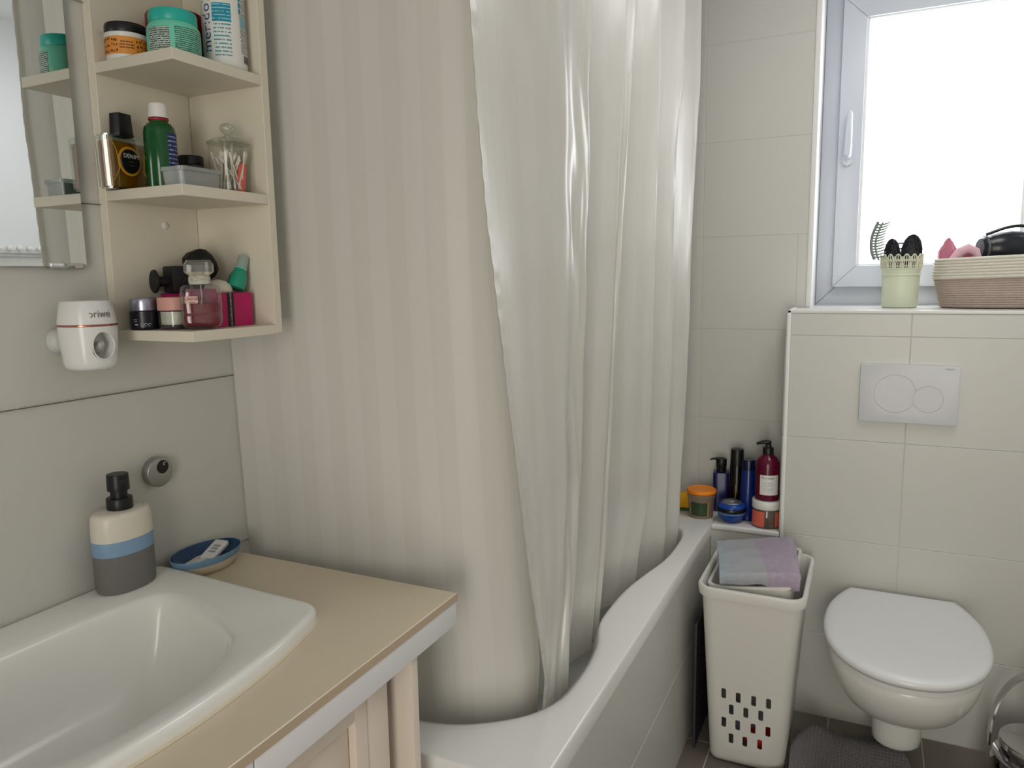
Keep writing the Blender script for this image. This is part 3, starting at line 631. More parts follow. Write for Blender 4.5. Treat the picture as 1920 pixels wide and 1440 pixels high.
t = place('swab_jar', 'clear glass jar with knobbed lid holding cotton swabs', 'jar', .9655, .981, S2, G2); JX, JY = .9655, .981
JG = thin_glass('jar_glass', (252, 252, 250), 0.05)
obj('jar_wall', lathe([(.0005, .0004), (.030, .0004), (.0325, .003), (.0328, .008), (.0328, .080), (.0312, .080), (.0312, .005), (.0005, .003)], 40), JG, t)
obj('lid', lathe([(.0345, .0805), (.0345, .0835), (.024, .089), (.0075, .092), (.0045, .095), (.0055, .0975), (.0105, .101), (.0122, .106), (.0105, .111), (.005, .1145), (.0005, .115)], 36), GLA, t)
SW = mat('cotton_white', (236, 232, 226), 0.9); ST = mat('paper_stick', (228, 222, 212), 0.7)
sw0 = None
for k in range(34):
    q = 2*pi*k/34*5.0+random.uniform(-.4, .4); rr = .006+.022*sqrt((k+.5)/34); q2 = q+random.uniform(1.6, 4.4) if k % 3 else q+random.uniform(-.5, .5); r2 = random.uniform(.008, .0265)
    zt = .0665+random.uniform(-.012, .004); p0 = Vector((rr*.85*cos(q2), rr*.85*sin(q2), .0062)); p1 = Vector((r2*cos(q), r2*sin(q), zt))
    dvec = (p1-p0).normalized(); p1 = p0+dvec*min((p1-p0).length, .068)
    if sw0 is None:
        e = thing('cotton_swab', 'white cotton swab standing in the glass jar', 'cotton swab', (0, 0, 0), 0, 'cotton swabs in the jar')
        s1_ = obj('stick', tube([(0, 0, 0), (0, 0, .062)], .0013, 6), ST, e)
        tp = lathe([(.0011, .050), (.0022, .054), (.0024, .0585), (.0016, .063), (.0003, .0642)], 10); s2_ = obj('cotton_tip', tp, SW, e)
        bt = lathe([(.0003, -.0012), (.0018, .001), (.0023, .005), (.0020, .010), (.0011, .013)], 10); s3_ = obj('cotton_tip', bt, SW, e)
        sw0 = e
    else:
        e = sw0.copy(); COL.objects.link(e)
        for ch in sw0.children:
            c_ = ch.copy(); COL.objects.link(c_); c_.parent = e
    e.rotation_euler = dvec.to_track_quat('Z', 'Y').to_euler(); e.location = Vector((JX, JY, S2))+p0
t = place('coral_tube', 'coral red plastic stick among the cotton swabs', 'stick', .972, .966, S2+.0036, G2)
obj('stick_body', xform(prism(rrect(.0065, .0022, .002, 3), 0, .047, .001), Matrix.Rotation(radians(10), 4, 'Y') @ Matrix.Rotation(radians(-40), 4, 'Z')), mat('coral_plastic', (232, 82, 70), 0.4), t)

# ------------------------------------------------------------------ bottom shelf
t = place('night_cream_jar', 'black cream jar with silver lid', 'jar', .848, 1.068, S3, G3); a = CAMDIR(.848, 1.068)
obj('body', lathe([(.0205, 0), (.0222, .0015), (.0226, .004), (.0226, .0295), (.021, .031)], 40), mat('dark_navy_plastic', (18, 18, 28), 0.3), t)
obj('lid', lathe([(.0213, .0312), (.0215, .032), (.0215, .046), (.0205, .0495), (.018, .051), (.001, .0512)], 40), mat('silver_lid', (170, 170, 190), 0.25, metal=0.9), t)
for k, (dx, wd) in enumerate(((30, 26), (30, 26), (28, 22))): obj('print_line', patch(.0229, a-dx-wd*.6, a-dx, .0165-k*.003-(.0025 if k == 2 else 0), .0170-k*.003+(.0012 if k == 2 else 0)-(.0025 if k == 2 else 0), 5), mat('print_white', (196, 196, 200), 0.5), t, 0)
for k in range(3):
    rgm = tube([(.0229*cos(radians(a-12+k*14)+.0022*cos(q)/.0229), .0229*sin(radians(a-12+k*14)+.0022*cos(q)/.0229), .0085+.0022*sin(q)) for q in [2*pi*j/10 for j in range(9+(k == 0))]], .00035, 4); obj('recycling_mark', rgm, mat('print_white', (196, 196, 200), 0.5), t)

t = place('day_cream_jar', 'glass cream jar with matt pink lid', 'jar', .868, 1.022, S3, G3)
obj('glass', lathe([(.0215, .0004), (.0235, .002), (.024, .005), (.024, .0295), (.019, .0305)], 40, n=2.6), GLA, t)
obj('cream', lathe([(.016, .0065), (.0192, .008), (.0198, .012), (.0198, .0285), (.017, .029)], 36, n=2.6), mat('cream_white', (226, 221, 208), 0.5), t)
obj('base_tint', lathe([(.0215, .001), (.0225, .0025), (.0225, .0055), (.02, .006)], 36, n=2.6), mat('plum_glass', (74, 48, 70), 0.2), t)
obj('lid', lathe([(.0235, .0308), (.0238, .0315), (.0238, .050), (.0228, .0515), (.001, .052)], 40, n=2.6), mat('dusty_pink', (214, 160, 150), 0.5), t)

t = place('perfume_bottle', 'clear glass perfume bottle with pink liquid and faceted stopper', 'bottle', .873, .967, S3, G3, radians(CAMDIR(.873, .967)+90))
def soft(w2, d2, zs, n=4.0, seg=48):
    """loft of squarish sections [(scale, z)]"""
    return lathe([(k, z) for k, z in zs], seg, w2, d2, n)
obj('glass', soft(.0315, .0165, [(.55, .0004), (.62, .002), (.86, .0045), (.97, .010), (1.0, .018), (.985, .026), (.965, .0265), (.985, .030), (1.0, .040), (.99, .058), (.93, .066), (.78, .0705), (.5, .0715)]), GLA, t)
obj('liquid', soft(.0280, .0135, [(.6, .004), (.9, .007), (.97, .013), (.97, .024), (.93, .0255), (.95, .030), (.98, .040), (.98, .0405)]), thin_glass('rose_liquid', (196, 60, 92), 0.05, 0.55, (150, 22, 52)), t)
obj('rear_tint', box(-.022, .024, .0128, .0134, .036, .064, .0004), thin_glass('rose_tint', (206, 120, 150), 0.03, 0.5, (188, 96, 128)), t)
obj('collar', soft(.0165, .0125, [(.92, .0715), (1.0, .0735), (1.0, .082), (.94, .0845)], 3.0), mat('collar_ribbon', (196, 192, 180), 0.45), t)
for s in (-1, 1): obj('bow_loop', tube([(0, -.0130, .079), (s*.007, -.0150, .0825), (s*.013, -.0145, .0815), (s*.012, -.0145, .0765), (s*.005, -.0145, .0770), (0, -.0130, .079)], .0011, 6), mat('collar_ribbon', (196, 192, 180), 0.45), t)
GL2 = mat('cut_glass', (236, 234, 226), 0.04, trans=0.85, ior=1.45)
obj('stopper', soft(.0225, .0160, [(.62, .0845), (.70, .0855), (1.0, .091), (1.0, .102), (.80, .109), (.78, .1095)], 5.0, 24), GL2, t, 15)
obj('dip_tube', tube([(.001, 0, .071), (.002, -.002, .05), (-.002, -.003, .03), (-.006, -.004, .012)], .0008, 6), mat('tube_clear', (210, 190, 190), 0.3), t)
dk = mat('plum_ink', (70, 24, 40), 0.5)
obj('label', xform(prism(rrect(.0095, .0055, .002, 3), 0, .0004), Matrix.Translation((-.014, -.0164, .0475)) @ Matrix.Rotation(radians(90), 4, 'X')), mat('label_rose', (222, 178, 170), 0.5), t)
text_flat("L'INTERDIT", .0062, dk, t, (-.0085, -.0172, .0485), (radians(90), 0, 0), spacing=0.95)
obj('print_line', box(-.0175, -.0085, -.01735, -.0172, .0428, .0436), dk, t, 0)

t = place('gift_box', 'magenta cardboard box with black lettered ribbon', 'box', .9475, 1.034, S3, G3)
obj('carton', box(-.0455, .0425, -.0605, .059, 0.0, .0565, .0008, 1), mat('magenta_card', (186, 16, 96), 0.45), t)
RB = mat('ribbon_black', (14, 12, 14), 0.4)
rb = box(-.014, .0000, -.0612, .0597, .0004, .0569, .0002, 1); o = obj('ribbon', rb, RB, t)
text_flat('BONBON BONBON BO', .0052, mat('ribbon_print', (205, 196, 190), 0.5), o, (-.0072, -.0614, .0285), (radians(90), radians(90), 0), spacing=1.0)

t = place('shaver_head', 'black plastic trimmer part lying on the magenta box', 'trimmer', .942, 1.062, S3+.0568, G3, radians(-20))
bm = lathe([(.001, 0), (.018, .0005), (.0195, .002), (.0195, .004), (.017, .0055), (.0085, .006), (.0085, .026)], 36); xform(bm, Matrix.Translation((-.066, -.004, .0205)) @ Matrix.Rotation(radians(90), 4, 'Y')); obj('spool', bm, MATBLACK, t)
bm = box(-.041, -.012, -.024, .020, .0005, .046, .004); obj('block', bm, MATBLACK, t)
bm = lathe([(.014, 0), (.026, .004), (.030, .016), (.028, .034), (.022, .042)], 9); xform(bm, Matrix.Translation((-.004, -.004, .036)) @ Matrix.Rotation(radians(62), 4, 'Y')); obj('fluted_knob', bm, MATBLACK, t, 20)
bm = lathe([(.012, 0), (.016, .006), (.016, .022)], 16); xform(bm, Matrix.Translation((.004, -.004, .0165)) @ Matrix.Rotation(radians(90), 4, 'Y')); obj('stem', bm, MATBLACK, t)

t = place('powder_compact', 'round off-white compact half visible behind the perfume bottle', 'compact', .9435, 1.003, S3+.0568, G3)
bm = lathe([(.0225, 0), (.0235, .002), (.0232, .006), (.0205, .013), (.0135, .0195), (.001, .0225)], 40); obj('case', bm, mat('compact_cream', (226, 216, 204), 0.4), t)

t = thing('sample_tube', 'small teal lotion bottle leaning at the shelf side', 'bottle', (.9690, .9900, S3+.0625), group=G3, rot=(0, radians(24), 0))
TE = mat('teal_plastic', (34, 150, 122), 0.3)
obj('body', lathe([(.0105, 0), (.0140, .0015), (.0152, .008), (.0145, .022), (.0118, .030), (.0098, .036)], 32), TE, t)
obj('collar', lathe([(.0102, .0362), (.0108, .0368), (.0108, .038), (.0098, .0385)], 28), mat('teal_pale', (140, 206, 188), 0.3), t)
obj('cap', lathe([(.0098, .0388), (.0094, .056), (.0088, .0595), (.001, .060)], 28), thin_glass('milky_cap', (206, 226, 220), 0.12, 0.5, (190, 208, 200), 0.2), t)

# ------------------------------------------------------------------ wall accessories
t = thing('toothpaste_dispenser', 'white toothpaste dispenser with copper band under the mirror', 'dispenser', (.7495, 1.071, 1.2335))
DW = mat('dispenser_white', (226, 226, 226), 0.22, spec=0.55)
def barrel(prof, m, name, n=2.3, sx=1.0, sy=.93, open_arc=None): return obj(name, lathe(prof, 56, sx, sy, n), m, t)
body = lathe([(.022, 0.0), (.033, .0012), (.0385, .0055), (.0405, .012), (.0428, .035), (.0448, .058), (.0448, .0662)], 64, .87, .86, 2.3); mb = obj('lower_shell', body, DW, t)
cut = prism(rrect(.0165, .0205, .0150, 6), -.03, .03, 0); xform(cut, Matrix.Rotation(radians(-4+180), 4, 'Z') @ Matrix.Translation((0, .042, .0375)) @ Matrix.Rotation(radians(90), 4, 'X'))
co = obj('cutter', cut, None, None, 0)
co.matrix_world = Matrix.Translation((.7495, 1.071, 1.2335))
def boolean(target, cutter):
    bpy.context.view_layer.update()
    md = target.modifiers.new('cut', 'BOOLEAN'); md.object = cutter; md.operation = 'DIFFERENCE'; md.solver = 'EXACT'
    dg = bpy.context.evaluated_depsgraph_get(); me = bpy.data.meshes.new_from_object(target.evaluated_get(dg)); target.modifiers.clear(); old = target.data; target.data = me; bpy.data.meshes.remove(old)
    me.set_sharp_from_angle(angle=radians(40)); cm = cutter.data; bpy.data.objects.remove(cutter); bpy.data.meshes.remove(cm)
boolean(mb, co)
for p in mb.data.polygons: p.use_smooth = True
mb.data.set_sharp_from_angle(angle=radians(35))
def face_m(z, r): return Matrix.Rotation(radians(-4), 4, 'Z') @ Matrix.Translation((0, -r, z)) @ Matrix.Rotation(radians(90), 4, 'X')
rimb = tube([(.0168*cos(q), .0208*sin(q), 0) for q in [2*pi*k/32 for k in range(32)]], .0011, 6, closed=True); xform(rimb, face_m(.0375, .0365)); obj('opening_rim', rimb, DW, t)
obj('inner_cup', xform(box(-.019, .019, -.024, .024, -.002, 0.0), face_m(.0375, .0085)), mat('recess_grey', (112, 110, 106), 0.5), t)
obj('nozzle', xform(lathe([(.0085, 0), (.0075, .012), (.005, .020), (.0035, .022)], 20), face_m(.030, .014) @ Matrix.Rotation(radians(-30), 4, 'X')), mat('nozzle_grey', (176, 174, 168), 0.4), t)
obj('copper_band', lathe([(.0450, .0664), (.0454, .0668), (.0454, .0688), (.0450, .0692)], 64, .87, .86, 2.3), mat('rose_gold', (196, 126, 108), 0.22, metal=1), t)
obj('upper_shell', lathe([(.0449, .0694), (.0445, .074), (.0415, .091), (.0388, .1025), (.0375, .104), (.0365, .1035), (.035, .096), (.001, .095)], 64, .87, .86, 2.3), DW, t)
text_on_round('oriwei', .0155, .0425, -97, .0845, mat('logo_grey', (104, 96, 92), 0.4), t, sx=.885, sy=.90, slope=-.16)
wm = lathe([(.017, 0), (.0195, .003), (.0195, .006), (.015, .014), (.010, .018)], 32); xform(wm, Matrix.Translation((-.016, .0519, .044)) @ Matrix.Rotation(radians(90), 4, 'X')); obj('wall_mount', wm, mat('mount_grey', (196, 196, 196), 0.4), t)

t = thing('magnetic_soap_holder', 'round chrome magnetic soap holder on the wall above soap dish', 'soap holder', (.886, YW, 1.0355))
bm = lathe([(.0262, .0005), (.0262, .013), (.0255, .0145), (.0245, .015), (.001, .0152)], 44); xform(bm, Matrix.Rotation(radians(90), 4, 'X')); obj('disc', bm, BRUSHED, t)
bm = lathe([(.0118, .0), (.0118, .0006), (.001, .0007)], 30); xform(bm, Matrix.Translation((.0045, -.0152, .0085)) @ Matrix.Rotation(radians(90), 4, 'X')); o = obj('magnet', bm, BLACK, t)
obj('arc_mark', tube([(.0085+.0026*cos(q), -.0162, .0135+.0026*sin(q)) for q in [0.6+k*.42 for k in range(10)]], .0006, 5), mat('print_white', (196, 196, 200), 0.5), o)  # small pale open arc on the magnet face

# ------------------------------------------------------------------ on the worktop
t = thing('soap_dispenser', 'oval ceramic soap dispenser banded white, blue and grey', 'soap dispenser', (.785, 1.0835, .8723))
A_, B_ = .0485, .0335
def oval(prof, name, m, n=2.2): return obj(name, lathe(prof, 56, A_, B_, n), m, t)
oval([(.90, 0), (.965, .0015), (1.0, .006), (1.005, .062)], 'grey_base', mat('grey_stoneware', (118, 117, 115), 0.75, var=0.25, vscale=900, bump=0.2, bscale=900))
oval([(1.012, .0620), (1.016, .063), (1.014, .085), (1.012, .0855)], 'blue_band', mat('blue_glaze', (132, 164, 194), 0.5, var=0.08, vscale=60))
oval([(1.012, .0856), (1.014, .087), (1.0, .116), (.975, .123), (.92, .1275), (.82, .1295), (.30, .131), (.28, .131)], 'cream_top', mat('cream_glaze', (222, 215, 202), 0.3))
pm = obj('pump_collar', lathe([(.0192, .1305), (.0196, .132), (.0196, .1475), (.0185, .149), (.0125, .149)], 36), BLACK, t)
obj('pump_stem', lathe([(.0128, .1490), (.0128, .162)], 28), BLACK, pm)
hd = lathe([(.0128, .1605), (.0166, .161), (.0168, .163), (.0162, .186), (.0155, .1875), (.001, .188)], 36); obj('pump_head', hd, BLACK, pm)
nz = box(-.0058, .0058, -.021, -.012, .172, .181, .0015); xform(nz, Matrix.Rotation(radians(-15), 4, 'Z')); obj('spout', nz, mat('spout_grey', (34, 34, 36), 0.5), pm)

t = thing('soap_dish', 'oval dish glazed blue inside with cream foot', 'soap dish', (.936, 1.0685, .8503))
def ovd(prof, name, m): return obj(name, lathe(prof, 56, 1.0, .66, 2.0, cap=False), m, t)
ovd([(.001, 0), (.050, 0), (.054, .001), (.061, .008), (.0665, .0185)], 'foot', mat('cream_stoneware', (206, 194, 172), 0.6))
ovd([(.0665, .0186), (.0690, .025), (.0705, .0305), (.0700, .0315), (.0685, .0312)], 'rim', mat('blue_glaze_mid', (108, 142, 170), 0.3))
ovd([(.0684, .0311), (.064, .023), (.056, .0150), (.045, .0125), (.001, .0120)], 'bowl', mat('blue_glaze_deep', (22, 62, 104), 0.2))
PK = mat('packet_white', (222, 222, 222), 0.35, bump=0.15, bscale=80)
t = thing('soap_packet', 'white wrapped soap packet with faint print lying across the dish', 'packet', (.951, 1.0640, .8730), rot=(radians(4), radians(-14), radians(16)), group='packets in the soap dish')
obj('packet_body', prism(rrect(.029, .0135, .004, 4), 0, .0085, .003), PK, t)
for k in range(3): obj('print_line', box(-.012+k*.009, -.006+k*.009, -.007, .006, .0086, .0088), mat('packet_print', (150, 154, 164), 0.5), t, 0)
t = thing('soap_packet', 'flat white paper packet tucked lower left in the dish', 'packet', (.911, 1.0670, .8665), rot=(radians(-4), radians(-6), radians(4)), group='packets in the soap dish')
obj('packet_body', prism(rrect(.026, .0125, .009, 5), 0, .0045, .0018), PK, t)

# ------------------------------------------------------------------ ledge beside the tub
ZL = 0.5752
t = place('sponge', 'yellow and green kitchen sponge leaning behind the orange-lidded pot', 'sponge', 2.478, .5485, ZL, G4, radians(8))
obj('foam', box(-.020, .020, -.034, .034, .010, .058, .006), mat('yellow_foam', (224, 166, 32), 0.95, bump=0.6, bscale=300), t)
obj('scourer', box(-.020, .020, -.034, .034, .0003, .0098, .002), mat('green_scourer', (62, 92, 40), 0.95, bump=0.5, bscale=500), t)

t = place('salt_scrub_pot', 'clear pot with bright orange lid', 'pot', 2.428, .4765, ZL, G4); a = CAMDIR(2.428, .4765)
obj('pot_wall', lathe([(.0365, .0004), (.0385, .003), (.0435, .068), (.0455, .070), (.0460, .080), (.043, .081)], 44), thin_glass('frosty_pot', (210, 196, 182), 0.1, 0.55, (176, 150, 128)), t)
obj('contents', lathe([(.034, .002), (.0368, .004), (.0392, .042), (.03, .044)], 36), mat('brown_scrub', (70, 42, 30), 0.8), t)
obj('lid', lathe([(.0465, .0815), (.0472, .083), (.0472, .090), (.0455, .0925), (.042, .0925), (.040, .0905), (.001, .0900)], 44), mat('orange_lid', (246, 140, 14), 0.4), t)
lb = obj('label', patch(.0402, a-50, a+28, .010, .055, 14, .0434), mat('leafy_label', (52, 74, 40), 0.45, var=0.6, vscale=120), t)
obj('label_edge', patch(.0404, a+28, a+33, .008, .057, 3, .0436), mat('label_gold', (170, 140, 84), 0.5), lb)

t = place('hair_wax_jar', 'round blue jar with silver top', 'jar', 2.408, .3765, ZL, G4)
BL = mat('cobalt_plastic', (16, 66, 152), 0.22)
obj('bowl', lathe([(.018, 0), (.026, .003), (.036, .013), (.0425, .026), (.0435, .030)], 40), BL, t)
obj('pale_band', lathe([(.0436, .0302), (.0442, .033), (.0442, .036)], 40), mat('steel_blue', (96, 128, 164), 0.3), t)
obj('dark_band', lathe([(.0444, .0362), (.0448, .038), (.0446, .049), (.0438, .050)], 40), mat('navy_band', (12, 14, 24), 0.3), t)
obj('lid', lathe([(.0436, .0502), (.0436, .054), (.040, .060), (.033, .064)], 40), BL, t)
obj('silver_cap', lathe([(.0328, .0641), (.031, .067), (.020, .0695), (.0165, .0725), (.015, .0735), (.001, .0738)], 36), mat('satin_silver', (150, 152, 158), 0.3, metal=0.8), t)

IND = mat('indigo_plastic', (28, 26, 84), 0.3)
t = place('pump_bottle', 'square indigo pump bottle with black pump', 'bottle', 2.520, .4305, ZL, G4, radians(CAMDIR(2.52, .43)+90))
obj('body', lathe([(.92, 0), (1.0, .002), (1.0, .128), (.95, .1325), (.5, .1345)], 40, .026, .026, 5), IND, t)
obj('collar', lathe([(.0120, .1345), (.0162, .136), (.0165, .150), (.0175, .152), (.0175, .176), (.0165, .178), (.001, .1785)], 32), BLACK, t)
obj('nozzle', tube([(.008, 0, .1755), (-.010, -.002, .1775), (-.028, -.006, .177), (-.036, -.008, .174)], [.005, .0045, .0035, .0025], 8), BLACK, t)
t = place('shampoo_bottle', 'tallest slim black bottle with tapered sides', 'bottle', 2.500, .3765, ZL, G4); a = CAMDIR(2.5, .3765)
obj('body', lathe([(.024, 0), (.0265, .002), (.0268, .010), (.0215, .165), (.0213, .166)], 36), mat('black_gloss', (12, 12, 16), 0.25), t)
obj('cap', lathe([(.0214, .1664), (.0205, .216), (.0195, .219), (.001, .2195)], 36), BLACK, t)
obj('label_stripe', patch(.0262, a-9, a-2, .055, .105, 3, .0243), mat('bronze_print', (164, 112, 66), 0.45), t)
t = place('conditioner_bottle', 'slim cobalt blue bottle with dark blue cap', 'bottle', 2.452, .3330, ZL, G4)
obj('body', lathe([(.025, 0), (.0272, .002), (.0275, .010), (.0212, .165), (.0210, .166)], 36), mat('cobalt_gloss', (14, 40, 110), 0.2), t)
obj('cap', lathe([(.0211, .1664), (.0203, .196), (.0195, .1985), (.017, .199), (.001, .197)], 36), mat('navy_gloss', (12, 20, 56), 0.25), t)
t = place('teal_bottle', 'teal capped bottle hidden behind the wine red one', 'bottle', 2.548, .3150, ZL, G4)
obj('body', lathe([(.022, 0), (.024, .002), (.024, .105), (.021, .110)], 30), mat('dark_body', (14, 16, 28), 0.3), t)
obj('cap', lathe([(.0215, .1104), (.0222, .112), (.0215, .156), (.020, .159), (.001, .1595)], 30), mat('teal_cap', (28, 150, 128), 0.4), t)
t = place('body_butter_jar', 'coral labelled jar with white lid under the wine red bottle', 'jar', 2.4115, .2690, ZL, G4); a = CAMDIR(2.4115, .269)
obj('jar_wall', lathe([(.041, .0004), (.0435, .003), (.0438, .056), (.042, .060)], 44), thin_glass('smoky_jar', (176, 160, 148), 0.12, 0.6, (120, 104, 92)), t)
CO = mat('coral_label', (226, 108, 84), 0.5)
for a0, a1 in ((a-95, a-8), (a+36, a+95)): obj('label', patch(.0441, a0, a1, .006, .054), CO, t)
obj('lid', lathe([(.0440, .0605), (.0448, .062), (.0448, .084), (.0435, .0865), (.036, .0868), (.001, .0868)], 44), WHITEP, t)
t = place('wine_red_bottle', 'wine red pump bottle with white label on the coral jar', 'bottle', 2.4125, .2700, ZL+.0870, G4); a = CAMDIR(2.4125, .27)
obj('body', lathe([(.0335, .0002), (.0358, .002), (.0362, .008), (.0362, .110), (.035, .120), (.028, .132), (.0185, .141), (.0155, .144)], 44), mat('wine_plastic_gloss', (92, 4, 40), 0.18), t)
lb = obj('label', patch(.0365, a-36, a+60, .020, .083, 20), WHITEP, t)
text_on_round('Pro Longer', .0092, .0368, a+4, .0745, mat('ink_black', (30, 30, 34), 0.5), lb)
for z_, w_ in ((.058, 38), (.052, 42), (.048, 40), (.040, 44), (.036, 36), (.030, 30)): obj('print_line', patch(.0367, a+6-w_*.62, a+6+w_*.6, z_, z_+.0009, 8), mat('pale_ink', (160, 160, 160), 0.5), lb, 0)
pc = obj('pump_collar', lathe([(.0150, .1440), (.0166, .1455), (.0166, .163), (.0145, .166), (.0095, .167), (.0085, .176)], 32), BLACK, t)
nb = tube([(.010, .004, .180), (0, 0, .1815), (-.012, .008, .181), (-.026, .016, .1765), (-.030, .0185, .174)], [.004, .0065, .006, .0045, .003], 10); xform(nb, Matrix.Rotation(radians(-50), 4, 'Z')); obj('pump_head', nb, BLACK, pc)

# ------------------------------------------------------------------ laundry hamper, towel, panel
t = thing('laundry_hamper', 'tall white slotted plastic laundry hamper beside the tub', 'hamper', (2.12, .2525, 0))
HP = mat('hamper_plastic', (226, 224, 218), 0.42)
def hring(z, grow=0.0):
    f = z/.535; x0 = 2.008+(1.952-2.008)*f-grow; x1 = 2.262+(2.300-2.262)*f+grow; y0 = .158+(.124-.158)*f-grow; y1 = .360+(.383-.360)*f+grow
    return [(x-2.12, y-.2525, z) for x, y in rrect((x1-x0)/2, (y1-y0)/2, .030+.006*f+grow, 6, (x0+x1)/2, (y0+y1)/2)]
R = [hring(.0005, -.012), hring(.004, -.004), hring(.012), hring(.20), hring(.40), hring(.505), hring(.506, .009), hring(.530, .011), hring(.535, .008), hring(.535, .000), hring(.530, -.003), hring(.40, -.003), hring(.2, -.003), hring(.012, -.003)]
hb_ = obj('bin_body', loft(R), HP, t)
cut = bmesh.new()
for y, z in ((.318, .220), (.2793, .2155), (.2386, .2155), (.2001, .217), (.2975, .174), (.2587, .174), (.2195, .175), (.3173, .1297), (.2799, .1290), (.239, .1296), (.2002, .1304), (.2974, .0823), (.2602, .0820), (.221, .0841)):
    b_ = prism(rrect(.0064, .0155, .0035, 3), -.06, .06); xform(b_, Matrix.Translation((2.0, y, z)) @ Matrix(((0, 0, 1, 0), (1, 0, 0, 0), (0, 1, 0, 0), (0, 0, 0, 1))))
    me_ = bpy.data.meshes.new('tmp'); b_.to_mesh(me_); b_.free(); cut.from_mesh(me_); bpy.data.meshes.remove(me_)
co = obj('cutter', cut, None, None, 0); boolean(hb_, co)
for p in hb_.data.polygons: p.use_smooth = True
hb_.data.set_sharp_from_angle(angle=radians(40))
# sunken lid
TM = Matrix.Translation((2.135-2.12, .2555-.2525, .498)) @ Matrix.Rotation(radians(-7), 4, 'X') @ Matrix.Rotation(radians(-1.5), 4, 'Y')
def lr(hx, hy, z, r=.03): return [(x, y, z) for x, y in rrect(hx, hy, r, 6)]
lidb = loft([lr(.145, .104, 0), lr(.150, .108, .038), lr(.154, .112, .039), lr(.154, .112, .046), lr(.146, .104, .046), lr(.143, .101, .012)]); xform(lidb, TM); ld = obj('lid', lidb, HP, t)
arch = loft([[(-.142+k*.142, y, z) for y, z in ((-.030, .012), (-.026, .020), (-.016, .025), (.004, .026), (.016, .023), (.022, .012))] for k in range(3)]); xform(arch, TM); obj('lid_ridge', arch, HP, ld)
dots = bmesh.new()
for i in range(5):
    for j in range(2):
        b_ = prism([(.0022, 0), (0, .003), (-.0022, 0), (0, -.003)], 0, .0008); xform(b_, TM @ Matrix.Translation((-.134+i*.0105, -.011+j*.009+(i % 2)*.003, .0258)))
        me_ = bpy.data.meshes.new('tmp'); b_.to_mesh(me_); b_.free(); dots.from_mesh(me_); bpy.data.meshes.remove(me_)
obj('vent_holes', dots, MATBLACK, ld, 0)
# laundry inside the hamper
def lump(name, label, cat, x, y, z, r, m, group):
    b_ = bmesh.new(); bmesh.ops.create_icosphere(b_, subdivisions=4, radius=r)
    for v_ in b_.verts:
        n_ = noise.noise(v_.co*22+Vector((x*50, y*30, 0))); v_.co *= 1+.35*n_; v_.co.z *= .55
    return tag(obj(name, b_, m, None, 60, (x, y, z)), label, cat, group)
lump('laundry_item', 'red garment glimpsed through the lowest hamper slots', 'laundry', 2.075, .213, .0585, .05, mat('red_cotton', (190, 44, 24), 0.9), 'laundry in the hamper')
lump('laundry_item', 'pale grey garment glimpsed through the hamper slots', 'laundry', 2.14, .285, .075, .06, mat('grey_cotton', (150, 152, 162), 0.9), 'laundry in the hamper')

